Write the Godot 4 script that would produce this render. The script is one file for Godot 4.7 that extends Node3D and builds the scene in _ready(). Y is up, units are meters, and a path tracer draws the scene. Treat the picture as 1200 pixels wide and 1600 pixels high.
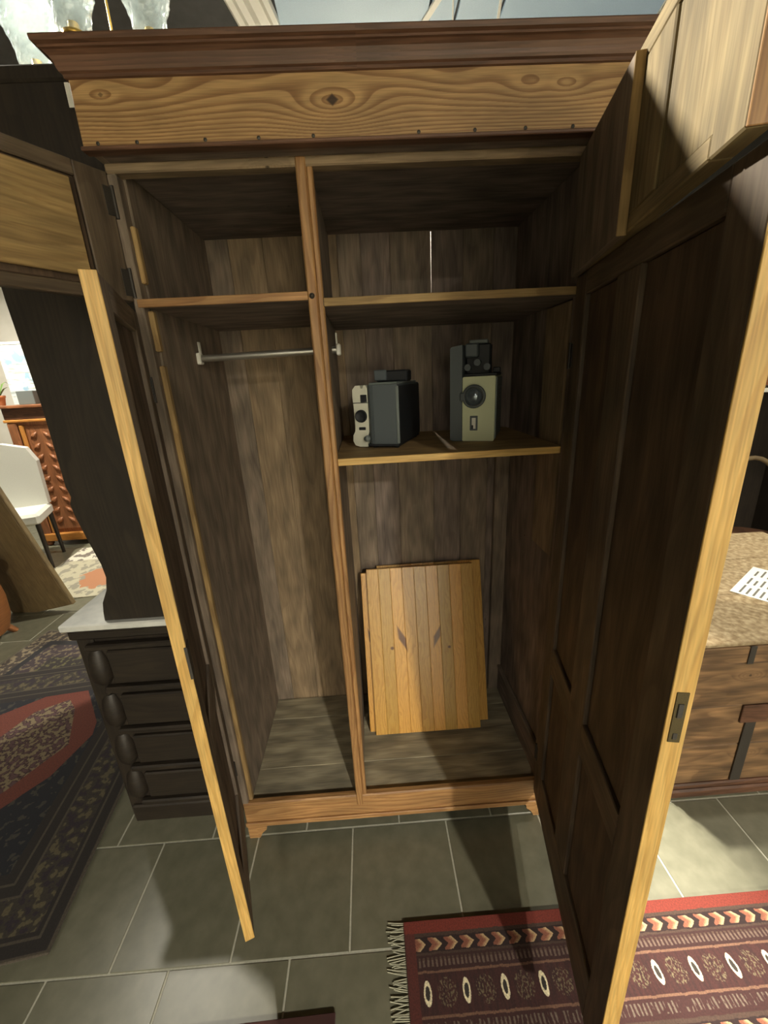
extends Node3D

var rng := RandomNumberGenerator.new()
var M := {}
var used := {}

# ------------------------------------------------------------------ naming
func numbered(called: String) -> String:
	if not used.has(called):
		used[called] = 0
		return called
	used[called] += 1
	return "%s_%03d" % [called, used[called]]

func thing(called: String, label: String, category: String, at := Vector3.ZERO, turn := 0.0, group := "") -> Node3D:
	var o := Node3D.new()
	o.name = numbered(called)
	add_child(o)
	o.position = at
	o.rotation.y = turn
	tag(o, label, category, group)
	return o

func tag(o: Node, label: String, category: String, group := "") -> void:
	o.set_meta("label", label)
	o.set_meta("category", category)
	if group != "":
		o.set_meta("group", group)

func structure(o: Node, label := "") -> Node:
	o.set_meta("kind", "structure")
	if label != "":
		o.set_meta("label", label)
	return o

# ------------------------------------------------------------------ mesh helpers
func mb() -> SurfaceTool:
	var st := SurfaceTool.new()
	st.begin(Mesh.PRIMITIVE_TRIANGLES)
	return st

func obj(called: String, st: SurfaceTool, m: Material, parent: Node = self) -> MeshInstance3D:
	var o := MeshInstance3D.new()
	o.mesh = st.commit()
	o.material_override = m
	o.name = numbered(called) if parent == self else called
	o.cast_shadow = GeometryInstance3D.SHADOW_CASTING_SETTING_ON
	parent.add_child(o, true)
	return o

func tri(st: SurfaceTool, p: Array, n: Array, uv: Array) -> void:
	var avg: Vector3 = n[0] + n[1] + n[2]
	var order := [0, 1, 2]
	if (p[2] - p[0]).cross(p[1] - p[0]).dot(avg) < 0.0:
		order = [0, 2, 1]
	for i in order:
		st.set_normal(n[i])
		st.set_uv(uv[i])
		st.add_vertex(p[i])

func fuv(p: Vector3, n: Vector3, ax: int, off: Vector2) -> Vector2:
	# u runs along the grain axis, v across it
	var a := n.abs()
	var nax := 0
	if a.y > a.x and a.y >= a.z: nax = 1
	elif a.z > a.x and a.z > a.y: nax = 2
	var oth := 3 - ax - nax
	var u := p[ax]
	if nax == ax:
		oth = (ax + 1) % 3
		u = p[(ax + 2) % 3]
	var v := -p[oth] if oth == 1 else p[oth]
	return Vector2(u, v) + off

func face(st: SurfaceTool, ps: Array, n: Vector3, ax: int, off: Vector2, xf: Transform3D) -> void:
	var q := []
	var uv := []
	for p in ps:
		q.append(xf * p)
		uv.append(fuv(p, n, ax, off))
	var nn := (xf.basis * n).normalized()
	for i in range(1, ps.size() - 1):
		tri(st, [q[0], q[i], q[i + 1]], [nn, nn, nn], [uv[0], uv[i], uv[i + 1]])

# bevelled box
func bbox(st: SurfaceTool, c: Vector3, s: Vector3, bev := 0.002, ax := 0, off := Vector2.ZERO, basis := Basis.IDENTITY) -> void:
	var xf := Transform3D(basis, c)
	var h := s * 0.5
	var b: float = min(bev, min(h.x, min(h.y, h.z)) * 0.45)
	for a in 3:
		var i := (a + 1) % 3
		var j := (a + 2) % 3
		for sg in [-1.0, 1.0]:
			var n := Vector3.ZERO
			n[a] = sg
			var ps := []
			for k in [[-1, -1], [1, -1], [1, 1], [-1, 1]]:
				var p := Vector3.ZERO
				p[a] = sg * h[a]
				p[i] = k[0] * (h[i] - b)
				p[j] = k[1] * (h[j] - b)
				ps.append(p)
			face(st, ps, n, ax, off, xf)
	if b <= 0.0:
		return
	for a in 3: # edges that run along axis a
		var i := (a + 1) % 3
		var j := (a + 2) % 3
		for si in [-1.0, 1.0]:
			for sj in [-1.0, 1.0]:
				var ps := []
				for k in [[-1, 0], [1, 0], [1, 1], [-1, 1]]:
					var p := Vector3.ZERO
					p[a] = k[0] * (h[a] - b)
					p[i] = si * (h[i] if k[1] == 0 else h[i] - b)
					p[j] = sj * (h[j] - b if k[1] == 0 else h[j])
					ps.append(p)
				var n := Vector3.ZERO
				n[i] = si
				n[j] = sj * 0.99
				face(st, ps, n.normalized(), ax, off, xf)
	for sx in [-1.0, 1.0]:
		for sy in [-1.0, 1.0]:
			for sz in [-1.0, 1.0]:
				var sgn := Vector3(sx, sy, sz)
				var ps := []
				for a in 3:
					var p := Vector3.ZERO
					for k in 3:
						p[k] = sgn[k] * (h[k] if k == a else h[k] - b)
					ps.append(p)
				face(st, ps, sgn.normalized(), ax, off, xf)

# one bevelled box as a mesh of its own, standing at its own centre
func pc(parent: Node, called: String, c: Vector3, s: Vector3, m: Material, ax := 0, bev := 0.002, basis := Basis.IDENTITY, off = null) -> MeshInstance3D:
	var st := mb()
	var o2 := Vector2(rng.randf(), rng.randf())
	if off != null:
		o2 = off
	elif m is StandardMaterial3D and m.albedo_texture and not m.uv1_triplanar:
		# keep the piece inside one repeat of the grain
		var lu: float = 1.0 / m.uv1_scale.x
		var lv: float = 1.0 / m.uv1_scale.y
		var across: float = max(s[(ax + 1) % 3], s[(ax + 2) % 3])
		o2 = Vector2(s[ax] * 0.5 + o2.x * max(lu - s[ax], 0.0), across * 0.5 + o2.y * max(lv - across, 0.0))
	bbox(st, Vector3.ZERO, s, bev, ax, o2)
	var o := obj(called, st, m, parent)
	o.transform = Transform3D(basis, c)
	return o

# box given by its corners
func pr(parent: Node, called: String, a: Vector3, b: Vector3, m: Material, ax := 0, bev := 0.002, off = null) -> MeshInstance3D:
	return pc(parent, called, (a + b) * 0.5, (b - a).abs(), m, ax, bev, Basis.IDENTITY, off)

func lathe(st: SurfaceTool, prof: Array, segs := 24, xf := Transform3D.IDENTITY, cap := true) -> void:
	var pts := []
	var n := prof.size()
	for i in n:
		var d: Vector2 = (prof[min(i + 1, n - 1)] - prof[max(i - 1, 0)]).normalized()
		pts.append(Vector2(d.y, -d.x))
	for i in n - 1:
		for k in segs:
			var P := []
			var N := []
			var U := []
			for q in [[i, k], [i, k + 1], [i + 1, k + 1], [i + 1, k]]:
				var an: float = TAU * q[1] / segs
				var pf: Vector2 = prof[q[0]]
				var nf: Vector2 = pts[q[0]]
				P.append(xf * Vector3(pf.x * cos(an), pf.y, pf.x * sin(an)))
				N.append((xf.basis * Vector3(nf.x * cos(an), nf.y, nf.x * sin(an))).normalized())
				U.append(Vector2(float(q[1]) / segs, pf.y * 4.0))
			tri(st, [P[0], P[1], P[2]], [N[0], N[1], N[2]], [U[0], U[1], U[2]])
			tri(st, [P[0], P[2], P[3]], [N[0], N[2], N[3]], [U[0], U[2], U[3]])
	if cap:
		for e in [0, n - 1]:
			if prof[e].x > 0.0005:
				var up := -1.0 if (prof[e].y < prof[n - 1 - e].y) else 1.0
				var nn := (xf.basis * Vector3(0, up, 0)).normalized()
				for k in segs:
					var a0 := TAU * k / segs
					var a1 := TAU * (k + 1) / segs
					tri(st, [xf * Vector3(0, prof[e].y, 0), xf * Vector3(prof[e].x * cos(a0), prof[e].y, prof[e].x * sin(a0)), xf * Vector3(prof[e].x * cos(a1), prof[e].y, prof[e].x * sin(a1))], [nn, nn, nn], [Vector2(.5, .5), Vector2(cos(a0), sin(a0)), Vector2(cos(a1), sin(a1))])

func tube(st: SurfaceTool, path: Array, r: float, segs := 10, r2 := -1.0) -> void:
	var n := path.size()
	var rings := []
	var up := Vector3.UP
	for i in n:
		var d: Vector3 = (path[min(i + 1, n - 1)] - path[max(i - 1, 0)]).normalized()
		if abs(d.dot(up)) > 0.95:
			up = Vector3.RIGHT if abs(d.x) < 0.9 else Vector3.BACK
		var sx := d.cross(up).normalized()
		up = sx.cross(d).normalized()
		var rr := r if r2 < 0.0 else lerpf(r, r2, float(i) / (n - 1))
		var ring := []
		for k in segs:
			var an := TAU * k / segs
			var nn := sx * cos(an) + up * sin(an)
			ring.append([path[i] + nn * rr, nn])
		rings.append(ring)
	for i in n - 1:
		for k in segs:
			var k2 := (k + 1) % segs
			var A = rings[i][k]
			var B = rings[i][k2]
			var C = rings[i + 1][k2]
			var D = rings[i + 1][k]
			var u0 := float(i) * .05
			var ua := Vector2(u0, float(k) / segs * .1)
			var ub := Vector2(u0, float(k + 1) / segs * .1)
			var uc := Vector2(u0 + .05, float(k + 1) / segs * .1)
			var ud := Vector2(u0 + .05, float(k) / segs * .1)
			tri(st, [A[0], B[0], C[0]], [A[1], B[1], C[1]], [ua, ub, uc])
			tri(st, [A[0], C[0], D[0]], [A[1], C[1], D[1]], [ua, uc, ud])
	for e in [0, n - 1]:
		var d: Vector3 = (path[0] - path[1]).normalized() if e == 0 else (path[n - 1] - path[n - 2]).normalized()
		for k in segs:
			tri(st, [path[e], rings[e][k][0], rings[e][(k + 1) % segs][0]], [d, d, d], [Vector2.ZERO, Vector2(.01, 0), Vector2(0, .01)])

# polygon in local xy pushed from z0 to z1
func prism(st: SurfaceTool, poly: PackedVector2Array, z0: float, z1: float, ax := 0, off := Vector2.ZERO, xf := Transform3D.IDENTITY, smooth := false) -> void:
	var idx := Geometry2D.triangulate_polygon(poly)
	for z in [z0, z1]:
		var n := Vector3(0, 0, 1 if z == max(z0, z1) else -1)
		for i in range(0, idx.size(), 3):
			face(st, [Vector3(poly[idx[i]].x, poly[idx[i]].y, z), Vector3(poly[idx[i + 1]].x, poly[idx[i + 1]].y, z), Vector3(poly[idx[i + 2]].x, poly[idx[i + 2]].y, z)], n, ax, off, xf)
	var ccw := 0.0
	var c := poly.size()
	for i in c:
		ccw += poly[i].cross(poly[(i + 1) % c])
	var sg := 1.0 if ccw > 0 else -1.0
	for i in c:
		var a := poly[i]
		var b := poly[(i + 1) % c]
		var d := (b - a).normalized()
		var n := Vector3(d.y, -d.x, 0) * sg
		face(st, [Vector3(a.x, a.y, z0), Vector3(b.x, b.y, z0), Vector3(b.x, b.y, z1), Vector3(a.x, a.y, z1)], n, ax, off, xf)

# ------------------------------------------------------------------ materials
func col(r: float, g: float, b: float) -> Color:
	return Color(r / 255.0, g / 255.0, b / 255.0)

func plain(c: Color, rough := 0.7, metal := 0.0) -> StandardMaterial3D:
	var m := StandardMaterial3D.new()
	m.albedo_color = c
	m.roughness = rough
	m.metallic = metal
	return m

# board grain: u along the grain, v across; knots = [u, v, radius, ring count]
func wood_img(w: int, h: int, lu: float, lv: float, base: Color, dark: Color, sd: int, rings: float, contrast: float, knots := [], blotch := 0.0, wav := 1.0, flame := false) -> ImageTexture:
	var img := Image.create(w, h, true, Image.FORMAT_RGB8)
	var nz := FastNoiseLite.new()
	nz.seed = sd
	nz.frequency = 1.0
	nz.fractal_octaves = 2
	var fine := FastNoiseLite.new()
	fine.seed = sd + 7
	fine.frequency = 1.0
	fine.fractal_type = FastNoiseLite.FRACTAL_NONE
	for y in h:
		var v := float(y) / h * lv
		for x in w:
			var u := float(x) / w * lu
			var g: float = v * rings + nz.get_noise_2d(u * 1.6, v * 9.0) * wav * 2.2
			if flame:
				var q := v / lv
				g = pow(q, 1.7) * 12.0 + nz.get_noise_2d(u * 2.3, v * 5.0) * (2.6 * (1.0 - q) + 0.35)
			for k in knots:
				var du: float = (u - k[0]) / (k[2] * 2.6)
				var dv: float = (v - k[1]) / k[2]
				var d := sqrt(du * du + dv * dv)
				var wgt := exp(-d * d * 0.32)
				g = lerpf(g, d * k[3], wgt)
			var f: float = g - floor(g)
			var t := smoothstep(0.25, 0.9, f) * (1.0 - smoothstep(0.93, 1.0, f))
			var c := base.lerp(dark, t * contrast)
			var fn := fine.get_noise_2d(u * 14.0, v * 420.0) * 0.09
			if blotch > 0.0:
				fn += nz.get_noise_2d(u * 5.0 + 40.0, v * 16.0) * blotch + nz.get_noise_2d(u * 1.3 + 90.0, v * 60.0) * blotch * 0.3
			for k in knots:
				var du: float = (u - k[0]) / (k[2] * 0.55)
				var dv: float = (v - k[1]) / (k[2] * 0.42)
				var d: float = abs(du) + abs(dv)
				c = c.lerp(dark.darkened(0.55), (1.0 - smoothstep(0.55, 1.0, d)) * k[4])
			c = Color(c.r * (1.0 + fn), c.g * (1.0 + fn), c.b * (1.0 + fn))
			img.set_pixel(x, y, c)
	img.generate_mipmaps()
	return ImageTexture.create_from_image(img)

func wood(w: int, h: int, lu: float, lv: float, base: Color, dark: Color, sd: int, rings: float, contrast: float, rough: float, knots := [], blotch := 0.0, wav := 1.0, flame := false) -> StandardMaterial3D:
	var m := StandardMaterial3D.new()
	m.albedo_texture = wood_img(w, h, lu, lv, base, dark, sd, rings, contrast, knots, blotch, wav, flame)
	m.uv1_scale = Vector3(1.0 / lu, 1.0 / lv, 1.0)
	m.roughness = rough
	return m

func tinted(src: StandardMaterial3D, c: Color) -> StandardMaterial3D:
	var m: StandardMaterial3D = src.duplicate()
	m.albedo_color = c
	return m

func noisy(base: Color, other: Color, sd: int, freq: float, rough: float, scale := 2.0, relief := 0.0) -> StandardMaterial3D:
	var m := StandardMaterial3D.new()
	var n := FastNoiseLite.new()
	n.seed = sd
	n.frequency = freq
	n.fractal_octaves = 5
	var t := NoiseTexture2D.new()
	t.noise = n
	t.width = 512
	t.height = 512
	t.seamless = true
	var g := Gradient.new()
	g.set_color(0, base)
	g.set_color(1, other)
	t.color_ramp = g
	m.albedo_texture = t
	m.uv1_triplanar = true
	m.uv1_world_triplanar = true
	m.uv1_scale = Vector3(scale, scale, scale)
	m.roughness = rough
	if relief > 0.0:
		var t2 := NoiseTexture2D.new()
		t2.noise = n
		t2.width = 512
		t2.height = 512
		t2.seamless = true
		t2.as_normal_map = true
		t2.bump_strength = relief
		m.normal_enabled = true
		m.normal_texture = t2
	return m

func glow(c: Color, e: float) -> StandardMaterial3D:
	var m := plain(c, 0.6)
	m.emission_enabled = true
	m.emission = c
	m.emission_energy_multiplier = e
	return m

func materials() -> void:
	M.frieze = wood(1024, 128, 1.008, 0.101, col(174, 140, 94), col(118, 82, 48), 3, 75.0, 0.7, 0.5,
		[[0.05, 0.024, 0.011, 1.6, 0.45], [0.457, 0.042, 0.026, 3.2, 0.95], [0.825, 0.024, 0.017, 1.5, 0.0], [0.885, 0.028, 0.010, 1.3, 0.0]], 0.08, 0.55, true)
	M.cornice = wood(512, 64, 1.0, 0.1, col(106, 76, 58), col(80, 56, 42), 5, 60.0, 0.6, 0.45, [], 0.12)
	M.aged = wood(768, 256, 2.0, 0.5, col(128, 114, 99), col(112, 98, 84), 11, 40.0, 0.5, 0.75, [[0.3, 0.12, 0.010, 2.0, 0.8], [0.85, 0.31, 0.008, 2.0, 0.8]], 0.22)
	M.aged_b = wood(768, 256, 2.0, 0.5, col(126, 112, 102), col(108, 95, 86), 12, 36.0, 0.5, 0.78, [[0.55, 0.07, 0.008, 2.0, 0.8], [1.0, 0.24, 0.01, 2.0, 0.8]], 0.24)
	M.upper_door = wood(768, 256, 2.0, 0.5, col(138, 122, 88), col(112, 96, 66), 27, 30.0, 0.5, 0.7, [[0.5, 0.2, 0.012, 2.0, 0.8], [1.3, 0.35, 0.01, 2.0, 0.8]], 0.26)
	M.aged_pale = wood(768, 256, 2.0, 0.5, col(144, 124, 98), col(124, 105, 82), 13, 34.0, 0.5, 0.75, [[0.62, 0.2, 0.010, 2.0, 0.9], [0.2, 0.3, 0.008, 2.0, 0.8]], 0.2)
	M.door = wood(768, 256, 2.0, 0.5, col(100, 86, 70), col(80, 66, 53), 14, 40.0, 0.5, 0.55, [[0.75, 0.1, 0.010, 2.0, 0.8]], 0.25)
	M.door_panel = wood(768, 256, 2.0, 0.5, col(90, 73, 58), col(72, 57, 46), 15, 36.0, 0.5, 0.6, [], 0.28)
	M.plate = wood(768, 256, 2.0, 0.5, col(166, 138, 92), col(130, 102, 64), 16, 30.0, 0.45, 0.7, [[0.35, 0.14, 0.012, 2.5, 0.5]], 0.14)
	M.pine = wood(768, 64, 1.6, 0.1, col(214, 176, 104), col(190, 146, 76), 17, 70.0, 0.55, 0.5, [], 0.08)
	M.post = wood(768, 64, 1.9, 0.1, col(170, 130, 84), col(130, 90, 54), 18, 80.0, 0.6, 0.5, [], 0.12)
	M.floorboard = wood(768, 256, 2.0, 0.5, col(152, 143, 120), col(136, 126, 102), 19, 30.0, 0.4, 0.8, [], 0.26)
	M.ebony = wood(768, 256, 2.0, 0.5, col(44, 37, 29), col(28, 23, 19), 20, 60.0, 0.5, 0.5, [], 0.18)
	M.carved = wood(512, 256, 1.0, 0.4, col(150, 98, 64), col(108, 66, 42), 21, 50.0, 0.5, 0.4, [], 0.16)
	M.gold = wood(256, 128, 1.0, 0.2, col(196, 134, 66), col(160, 100, 44), 22, 60.0, 0.4, 0.4, [], 0.08)
	M.trunk = wood(512, 256, 1.2, 0.6, col(116, 90, 62), col(88, 66, 44), 23, 22.0, 0.5, 0.6, [[0.4, 0.2, 0.014, 2.0, 0.8]], 0.34)
	M.tan = wood(256, 128, 1.2, 0.4, col(120, 102, 70), col(100, 84, 56), 24, 30.0, 0.4, 0.6, [], 0.08)
	M.stave = board_material()
	M.tile = noisy(col(104, 103, 86), col(122, 120, 102), 31, 0.02, 0.34, 1.5)
	M.tile_b = noisy(col(99, 98, 81), col(117, 115, 97), 32, 0.02, 0.36, 1.5)
	M.grout = noisy(col(168, 166, 150), col(190, 188, 172), 33, 0.05, 0.9, 4.0)
	M.wall = noisy(col(206, 202, 190), col(220, 216, 206), 34, 0.01, 0.9, 0.7)
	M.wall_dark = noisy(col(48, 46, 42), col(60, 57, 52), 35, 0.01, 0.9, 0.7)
	M.ceiling = noisy(col(58, 58, 58), col(72, 72, 72), 36, 0.02, 0.85, 1.0)
	M.pane_grey = noisy(col(128, 142, 148), col(164, 176, 180), 37, 0.09, 0.6, 5.0, 3.0)
	M.pane_grey.emission_enabled = true
	M.pane_grey.emission = col(128, 146, 154)
	M.pane_grey.emission_energy_multiplier = 0.55
	M.white = plain(col(232, 230, 222), 0.55)
	M.marble = noisy(col(226, 226, 220), col(204, 206, 202), 38, 0.012, 0.25, 3.0)
	M.steel = plain(col(196, 194, 186), 0.34, 0.85)
	M.iron = noisy(col(44, 42, 40), col(64, 58, 50), 39, 0.05, 0.5, 12.0)
	M.brass = plain(col(196, 158, 82), 0.3, 1.0)
	M.old_brass = noisy(col(104, 92, 58), col(66, 58, 40), 40, 0.06, 0.42, 20.0)
	M.old_brass.metallic = 0.7
	M.black = plain(col(26, 29, 33), 0.55)
	M.dark_grey = plain(col(82, 90, 94), 0.5)
	M.grey = plain(col(112, 120, 118), 0.5)
	M.cream = plain(col(206, 212, 176), 0.5)
	M.offwhite = plain(col(208, 208, 192), 0.5)
	M.glass_lens = plain(col(120, 130, 140), 0.08, 0.6)
	M.terracotta = noisy(col(176, 104, 60), col(196, 124, 76), 41, 0.03, 0.8, 6.0)
	M.leaf = plain(col(96, 124, 62), 0.6)
	M.cushion = noisy(col(226, 226, 216), col(204, 204, 196), 42, 0.05, 0.95, 8.0)
	M.paper = plain(col(234, 232, 222), 0.8)
	M.stool = wood(256, 128, 0.6, 0.3, col(138, 88, 48), col(108, 64, 34), 25, 40.0, 0.4, 0.5, [], 0.14)
	M.fringe = plain(col(166, 164, 142), 0.95)
	M.leather = noisy(col(118, 98, 70), col(186, 170, 138), 43, 0.018, 0.45, 4.0, 2.0)
	M.red_brown = wood(256, 128, 1.0, 0.4, col(96, 66, 48), col(66, 44, 32), 26, 40.0, 0.5, 0.5, [], 0.14)
	var g := StandardMaterial3D.new()
	g.transparency = BaseMaterial3D.TRANSPARENCY_ALPHA
	g.albedo_color = Color(0.8, 0.85, 0.85, 0.24)
	g.roughness = 0.12
	M.shade = g

# glued strips of one pine board: u 0..1 along the length, v 0..1 across the board
const STAVES := 9
func board_material() -> StandardMaterial3D:
	var w := 512
	var h := 324
	var img := Image.create(w, h, true, Image.FORMAT_RGB8)
	var nz := FastNoiseLite.new()
	nz.seed = 77
	nz.frequency = 1.0
	var r2 := RandomNumberGenerator.new()
	r2.seed = 5
	var tone := []
	for i in STAVES:
		tone.append([r2.randf_range(-0.10, 0.10), r2.randf_range(0, 50)])
	for y in h:
		var v := float(y) / h
		var si := int(v * STAVES)
		for x in w:
			var u := float(x) / w
			var vv := v * 0.4
			var g: float = vv * 90.0 + nz.get_noise_2d(u * 2.0 + tone[si][1], vv * 12.0 + tone[si][1]) * 2.5
			var f: float = g - floor(g)
			var c := col(208, 162, 82).lerp(col(178, 126, 56), smoothstep(0.3, 0.9, f) * 0.45)
			var k: float = 1.0 + tone[si][0] + nz.get_noise_2d(u * 9.0, vv * 300.0) * 0.06
			c = Color(c.r * k, c.g * k * (1.0 - tone[si][0] * 0.3), c.b * k)
			# two slanted spike knots and two round ones, as on the front board
			for q in [[0.575, 0.30, 0.10, 0.042, -1.0], [0.575, 0.63, 0.085, 0.038, 1.0]]:
				var du: float = u - q[0]
				var dv: float = v - q[1] + du * 0.55 * q[4] * -1.0
				var dd: float = abs(du) / q[2] + abs(dv) / q[3]
				c = c.lerp(col(92, 48, 24), (1.0 - smoothstep(0.5, 1.0, dd)) * 0.9)
			for q in [[0.52, 0.20, 0.012], [0.505, 0.74, 0.010]]:
				var d := Vector2((u - q[0]) * 1.55, v - q[1]).length()
				c = c.lerp(col(84, 44, 22), (1.0 - smoothstep(q[2] * 0.8, q[2] * 1.7, d)) * 0.85)
			img.set_pixel(x, y, c)
	img.generate_mipmaps()
	var m := StandardMaterial3D.new()
	m.albedo_texture = ImageTexture.create_from_image(img)
	m.roughness = 0.32
	m.clearcoat_enabled = true
	m.clearcoat = 0.6
	m.clearcoat_roughness = 0.25
	return m

# ------------------------------------------------------------------ light fittings
func ceiling_lamp(at: Vector3, energy: float, label: String, c := Color(1.0, 0.95, 0.83), size := 0.05, aim = null, cone := 82.0) -> void:
	var t := thing("ceiling_lamp", label, "ceiling lamp", at, 0, "round lamps on the ceiling")
	var st := mb()
	lathe(st, [Vector2(0.075, 0.10), Vector2(0.08, 0.0), Vector2(0.07, 0.0), Vector2(0.066, 0.02)], 20, Transform3D.IDENTITY, false)
	lathe(st, [Vector2(0.0, 0.10), Vector2(0.075, 0.10)], 20, Transform3D.IDENTITY, false)
	obj("housing", st, M.white, t)
	st = mb()
	lathe(st, [Vector2(0.0, 0.018), Vector2(0.066, 0.018)], 20, Transform3D.IDENTITY, false)
	obj("glowing_disc", st, glow(c, 4.0), t)
	var l := SpotLight3D.new()
	l.light_color = c
	l.light_energy = energy
	l.light_size = size
	l.spot_range = 12.0
	l.spot_attenuation = 2.0
	l.spot_angle = cone
	l.spot_angle_attenuation = 1.0
	l.shadow_enabled = true
	l.position = Vector3(0, -0.03, 0)
	var dir: Vector3 = Vector3.DOWN if aim == null else (aim - at).normalized()
	l.basis = Basis.looking_at(dir, Vector3.BACK if absf(dir.y) > 0.9 else Vector3.UP)
	t.add_child(l)

func _ready() -> void:
	rng.seed = 20240
	# ---- camera
	var cam := Camera3D.new()
	cam.name = "camera"
	cam.transform = Transform3D(Basis(Vector3(0.99775576, -0.05004322, 0.0444873), Vector3(0.06138905, 0.94896598, -0.309346), Vector3(-0.02673626, 0.31138279, 0.94990838)).orthonormalized(), Vector3(0.0022, 1.45, 0.9864))
	cam.fov = 102.68
	cam.near = 0.02
	cam.current = true
	add_child(cam)
	# ---- environment
	var we := WorldEnvironment.new()
	var env := Environment.new()
	env.background_mode = Environment.BG_COLOR
	env.background_color = Color(0, 0, 0)
	env.tonemap_mode = Environment.TONE_MAPPER_LINEAR
	env.tonemap_exposure = 1.0
	env.sdfgi_enabled = true
	env.ssao_enabled = true
	env.ssil_enabled = true
	we.environment = env
	add_child(we)
	materials()
	# ---- lamps of the room
	var warm := Color(1.0, 0.97, 0.90)
	ceiling_lamp(Vector3(-1.80, 3.20, -1.20), 24.0, "round ceiling lamp behind the dark buffet", warm, 0.05, Vector3(0.45, 2.1, 0.5), 45.5)
	ceiling_lamp(Vector3(0.62, 3.20, -0.75), 40.0, "round ceiling lamp right above the wardrobe's back", warm, 0.05, Vector3(0.63, 0.0, 0.25), 10.5)
	ceiling_lamp(Vector3(1.73, 3.20, 5.40), 78.0, "round ceiling lamp far in front of the wardrobe, right side", warm, 0.08)
	ceiling_lamp(Vector3(-0.7, 3.20, 5.2), 12.0, "added soft fill lamp far in front of the wardrobe, left side", warm, 0.2)  # unseen soft lamp, added to fill the dim right compartment
	ceiling_lamp(Vector3(-3.2, 3.20, -2.4), 12.0, "round ceiling lamp over the carved cabinet", warm, 0.05, Vector3(-3.4, 0.4, -3.2), 60.0)
	ceiling_lamp(Vector3(2.3, 3.20, -0.35), 3.0, "round ceiling lamp over the old trunk", warm)
	ceiling_lamp(Vector3(0.3, 3.20, -2.30), 14.0, "round ceiling lamp by the partition behind the wardrobe", warm)
	build_room()
	build_wardrobe()
	build_boards()
	build_projectors()
	build_buffet()
	build_rugs()
	build_trunk_side()
	build_left_background()
	build_chandelier()

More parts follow.
